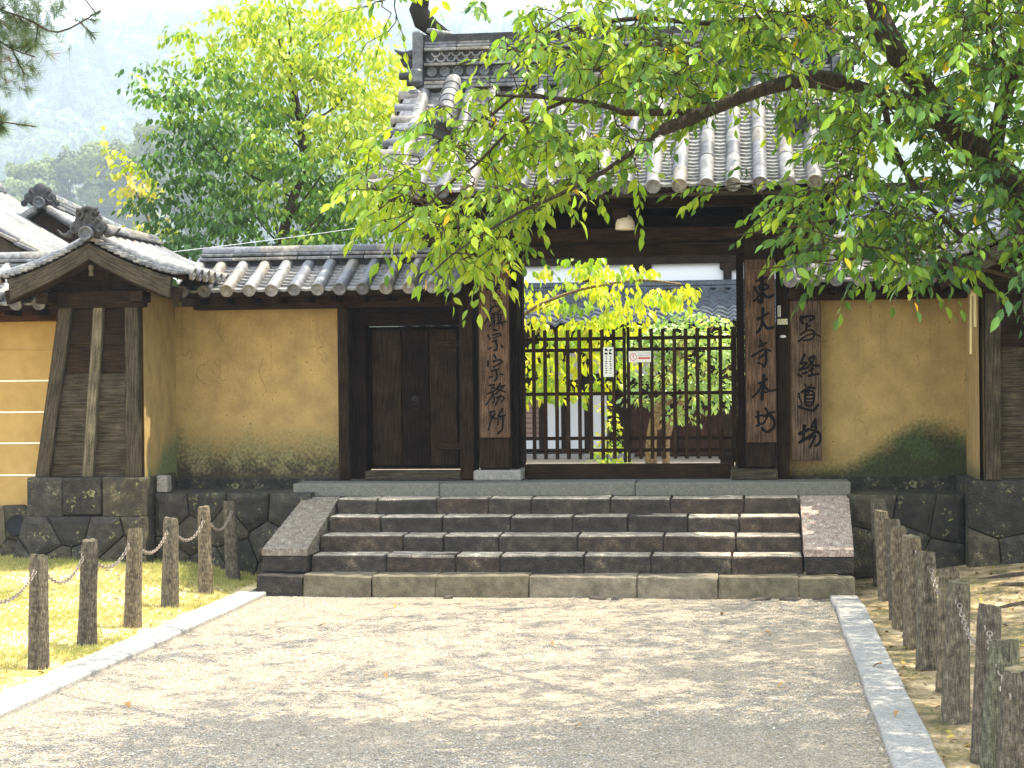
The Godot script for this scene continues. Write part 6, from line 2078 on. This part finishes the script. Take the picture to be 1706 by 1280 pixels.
	for sx in [-1.0, 1.0]:
		var bs := Shape.new()
		var t := []
		var b := []
		for k in 7:
			var q := slope_point(2.2, 1.3, 0.15, k / 6.0)
			t.append(Vector3(sx * q.z, q.y - 0.06, -0.06))
			b.append(Vector3(sx * q.z, q.y - 0.24, -0.06))
		for k in 6:
			bs.poly([t[k], t[k + 1], b[k + 1], b[k]], Vector3.BACK, [Vector2(k * 0.3, 0), Vector2(k * 0.3 + 0.3, 0), Vector2(k * 0.3 + 0.3, 0.2), Vector2(k * 0.3, 0.2)])
			bs.poly([b[k], b[k + 1], b[k + 1] - Vector3(0, 0, 0.08), b[k] - Vector3(0, 0, 0.08)], Vector3.DOWN)
		part(o, "barge_board", bs.mesh(), mats.brown_wood, fr)
		var ve := Shape.new()
		var pa := []
		var ra := []
		for k in 9:
			var q := slope_point(2.3, 1.35, 0.15, 0.04 + 0.96 * k / 8.0)
			pa.append(Vector3(sx * q.z, q.y + 0.05, 0.0))
			ra.append(0.065)
		ve.tube(pa, ra, 10)
		part(o, "verge_tile", ve.mesh(), mats.tile_b, fr)
	var wall := Shape.new()
	wall.box(Vector3(3.2, 4.0, 9.4), at(Vector3(0, -3.1, -5.1)), 0.0)
	wall.poly([Vector3(-1.9, -1.1, -0.35), Vector3(1.9, -1.1, -0.35), Vector3(0, -0.08, -0.35)], Vector3.BACK)
	part(o, "wall", wall.mesh(), mats.dark_wood, fr)
	# nearer roof whose verge comes down from beyond the left edge
	o = thing("background_house", at(Vector3(-11.0, 0.2, -24)), "tiled house roof sloping down behind the lined mud wall, boards under its verge", "house", "tiled houses behind the left walls")
	var f2 := Transform3D(Basis(Vector3.UP, 0.10), Vector3(-10.95, 4.80, -21.6))
	roof_side(o, f2 * Transform3D(Basis(Vector3.UP, PI / 2), Vector3.ZERO), 0.0, 5.0, 2.75, 1.66, 0.12, 0.26, 0.07, true, 0.12, 0.36)
	roof_side(o, f2 * Transform3D(Basis(Vector3.UP, -PI / 2), Vector3.ZERO), -5.0, 0.0, 2.75, 1.66, 0.12, 0.26, 0.07, false, 0.2, 0.36)
	ridge(o, f2 * Transform3D(Basis(Vector3.UP, PI / 2), Vector3(0, 0.02, 0)), 0.05, 5.0, [[0.15, 0.045], [0.13, 0.045]], 0.075, 0.36)
	for k in 12:
		var a := slope_point(2.75, 1.66, 0.12, k / 12.0)
		var b := slope_point(2.75, 1.66, 0.12, (k + 1) / 12.0)
		var d := Vector3(b.z - a.z, b.y - a.y, 0)
		var es := Shape.new()
		es.box(Vector3(d.length() + 0.03, 0.05, 0.12), Transform3D(), 0.01)
		part(o, "verge_tile", es.mesh(), tile_mats()[k % 5], f2 * Transform3D(Basis(Vector3.BACK, atan2(d.y, d.x) + 0.08), Vector3((a.z + b.z) * 0.5, (a.y + b.y) * 0.5 + 0.02, 0.05)))
		var hb := Shape.new()
		hb.box(Vector3(d.length() + 0.002, 0.17, 0.07), Transform3D(), 0.0, 0, Vector2(k * 0.25, 0.3))
		part(o, "barge_board", hb.mesh(), mats.weathered_wood if k < 9 else mats.brown_wood, f2 * Transform3D(Basis(Vector3.BACK, atan2(d.y, d.x)), Vector3((a.z + b.z) * 0.5, (a.y + b.y) * 0.5 - 0.14, 0.0)))
	var w2 := Shape.new()
	w2.box(Vector3(3.6, 4.2, 4.4), at(Vector3(0, -3.6, -2.7)), 0.0)
	w2.poly([Vector3(-2.4, -1.45, -0.3), Vector3(2.4, -1.45, -0.3), Vector3(0, -0.1, -0.3)], Vector3.BACK)
	part(o, "wall", w2.mesh(), mats.dark_wood, f2)
	# roof beyond the gate on the right
	o = thing("side_house", at(Vector3(4.0, 0.2, -27.5)), "pale blue-grey tiled roof glimpsed through leaves right of the gate roof", "house")
	wavy_roof(o, at(Vector3(0, 4.55, -28.0)), 1.35, 7.5, 2.6, 1.5, 10, mats.blue_tile)
	beam(o, "wall", Vector3(1.8, 0.4, -28.4), Vector3(7.2, 3.2, -28.2), mats.white_paint, 0)
	beam(o, "eave_beam", Vector3(1.4, 2.92, -25.8), Vector3(7.4, 3.02, -25.6), mats.brown_wood, 0)
	# overhead wire
	var wire := Shape.new()
	var pth := []
	var rd := []
	for k in 17:
		var q := k / 16.0
		pth.append(Vector3(lerpf(-9.0, 2.0, q), lerpf(3.0, 4.65, q) - 0.25 * 4.0 * q * (1.0 - q) + 0.1, lerpf(-18.8, -20.5, q)))
		rd.append(0.0028)
	wire.tube(pth, rd, 5)
	tag(part(self, "overhead_wire", wire.mesh(), mats.white_paint), "thin pale wire rising behind the wing wall roof towards the gate", "wire")
	# bamboo pole by the right wall end
	var pole := thing("bamboo_pole", at(Vector3(2.0, 2.06, -16.3)), "pale bamboo pole hanging at the corner of the right wall end", "pole")
	var ps := Shape.new()
	ps.tube([Vector3(1.965, 2.06, -16.40), Vector3(1.975, 2.60, -16.40)], [0.011, 0.012], 8)
	part(pole, "cane", ps.mesh(), mats.pole_wood)
	var ps2 := Shape.new()
	ps2.tube([Vector3(2.005, 2.30, -16.39), Vector3(2.005, 2.64, -16.39)], [0.013, 0.013], 8)
	part(pole, "cane", ps2.mesh(), mats.pole_wood)
	var knot := Shape.new()
	knot.lathe([Vector2(0.0, 0.03), Vector2(0.022, 0.02), Vector2(0.026, 0.0), Vector2(0.02, -0.02), Vector2(0.0, -0.03)], 10)
	part(pole, "tie", knot.mesh(), mats.pole_wood, at(Vector3(1.99, 2.60, -16.395)))

func build_litter() -> void:
	# mossy roots by the foot of the right wall
	var roots := [[Vector3(3.2, 0.18, -15.6), Vector3(2.7, 0.22, -15.75), Vector3(2.2, 0.20, -15.7), Vector3(1.75, 0.13, -15.8)], [Vector3(3.3, 0.2, -15.1), Vector3(2.6, 0.20, -15.0), Vector3(2.1, 0.17, -15.2), Vector3(1.7, 0.08, -15.25)], [Vector3(3.0, 0.16, -14.3), Vector3(2.4, 0.17, -14.4), Vector3(1.9, 0.12, -14.25)]]
	for k in 3:
		tag(part(self, "tree_root", branch_mesh(roots[k].map(func(p): return p - Vector3(0, 0.065, 0)), 0.085, 0.03, 8).mesh(), mats.tree_bark), ["mossy root crawling over the soil nearest the right stone wall", "mossy root crossing the bare soil in the middle of three", "mossy root on the bare soil farthest out from the right wall"][k], "root", "roots on the bare soil")
	var lx := []
	var lc := []
	for k in 900:
		var onleft := k % 3 == 0
		var x := rn(-8.0, -4.5) if onleft else rn(0.93, 3.2)
		var z := rn(-8.0, -16.6)
		lx.append(leaf_frame(Vector3(x, (lawn_y(x, z) if onleft else dirt_y(x, z)) + 0.012, z), Vector3(rn(-1, 1), rn(-0.1, 0.2), rn(-1, 1)), rn(0.02, 0.06), 0.4))
		lc.append([Color(.22, .12, .04), Color(.34, .22, .07), Color(.13, .09, .05), Color(.42, .33, .08)][k % 4] * rn(0.6, 1.2))
	tag(scatter(self, "leaf_litter", leaf_shape([0.0, 0.3, 0.62, 1.0], [0.02, 0.27, 0.25, 0.0], 0.10, 0.5).mesh(), leaf_material("dry_leaf", 0.8, Color(1, 1, .6), 0.3, 0.2), lx, lc), "small dry leaves littering the soil and lawn beside the path", "leaf litter")
	var leaf := leaf_shape([0.0, 0.3, 0.62, 1.0], [0.02, 0.27, 0.25, 0.0], 0.10, 0.5).mesh()
	var spots := [[-2.3, -11.2], [-0.9, -9.6], [-1.4, -12.6], [0.2, -11.0], [-3.2, -13.4], [0.1, -13.2], [-3.6, -10.1], [0.79, -9.9], [0.82, -11.5], [-0.2, -14.2], [-2.9, -14.6], [-1.9, -13.7]]
	var said := ["dry leaf on the gravel, left of centre halfway to the steps", "dry leaf on the near gravel just right of centre", "dry leaf on the middle of the gravel, towards the steps", "dry leaf on the gravel near the right kerb, halfway along", "dry leaf on the gravel by the left kerb, towards the steps", "dry leaf on the gravel by the right kerb, towards the steps", "dry leaf on the gravel nearest the left kerb", "dry leaf lying on the near part of the right kerb", "dry leaf lying on the middle of the right kerb", "dry leaf on the gravel close before the steps, right side", "dry leaf on the gravel close before the steps, left side", "dry leaf on the gravel a little before the lowest step, left of centre"]
	for k in spots.size():
		var kerb: bool = spots[k][0] > 0.68
		tag(part(self, "fallen_leaf", leaf, mats.dead_leaf, leaf_frame(Vector3(spots[k][0], 0.072 if kerb else 0.03, spots[k][1]), Vector3(rn(-1, 1), 0.05, rn(-1, 1)), rn(0.05, 0.075), 0.2)), said[k], "leaf", "fallen leaves")

# ---------------------------------------------------------------- scene
func _ready() -> void:
	rng.seed = 20240
	var cam := Camera3D.new()
	cam.name = "camera"
	cam.fov = 24.08
	cam.near = 0.1
	cam.far = 6000.0
	cam.transform = Transform3D(Basis(Vector3.UP, 0.1300) * Basis(Vector3.RIGHT, -0.0040) * Basis(Vector3.BACK, -0.011), Vector3(0, 1.9, 0))
	add_child(cam)
	cam.current = true

	var env := Environment.new()
	env.background_mode = Environment.BG_SKY
	var sky := Sky.new()
	var sm := ProceduralSkyMaterial.new()
	sm.sky_top_color = Color(.84, .88, .93)
	sm.sky_horizon_color = Color(1.0, .992, .975)
	sm.sky_curve = 0.12
	sm.sky_energy_multiplier = 1.3
	sm.ground_bottom_color = Color(.40, .38, .34)
	sm.ground_horizon_color = Color(.80, .82, .82)
	sky.sky_material = sm
	env.sky = sky
	env.tonemap_mode = Environment.TONE_MAPPER_LINEAR
	env.tonemap_exposure = 2.6
	env.sdfgi_enabled = true
	env.ssao_enabled = true
	env.ssil_enabled = true
	env.fog_enabled = true
	env.fog_density = 0.00062
	env.fog_light_color = Color(.88, .94, 1.0)
	var we := WorldEnvironment.new()
	we.name = "environment"
	we.environment = env
	add_child(we)
	var sun := DirectionalLight3D.new()
	sun.name = "sun"
	sun.light_energy = 1.6
	sun.light_color = Color(1.0, .955, .87)
	sun.light_angular_distance = 0.5
	sun.shadow_enabled = true
	sun.transform = Transform3D(Basis.looking_at(-SUN_TO.normalized(), Vector3.UP), Vector3(0, 20, 0))
	add_child(sun)

	make_materials()
	build_ground()
	build_hill()
	build_background()
	build_bases()
	lined_wall()
	wall_end(true)
	wall_end(false)
	side_door(wing_wall(true))
	wing_wall(false)
	build_gate()
	build_steps()
	build_trees()
	build_cherry()
	build_signs()
	build_posts()
	build_litter()
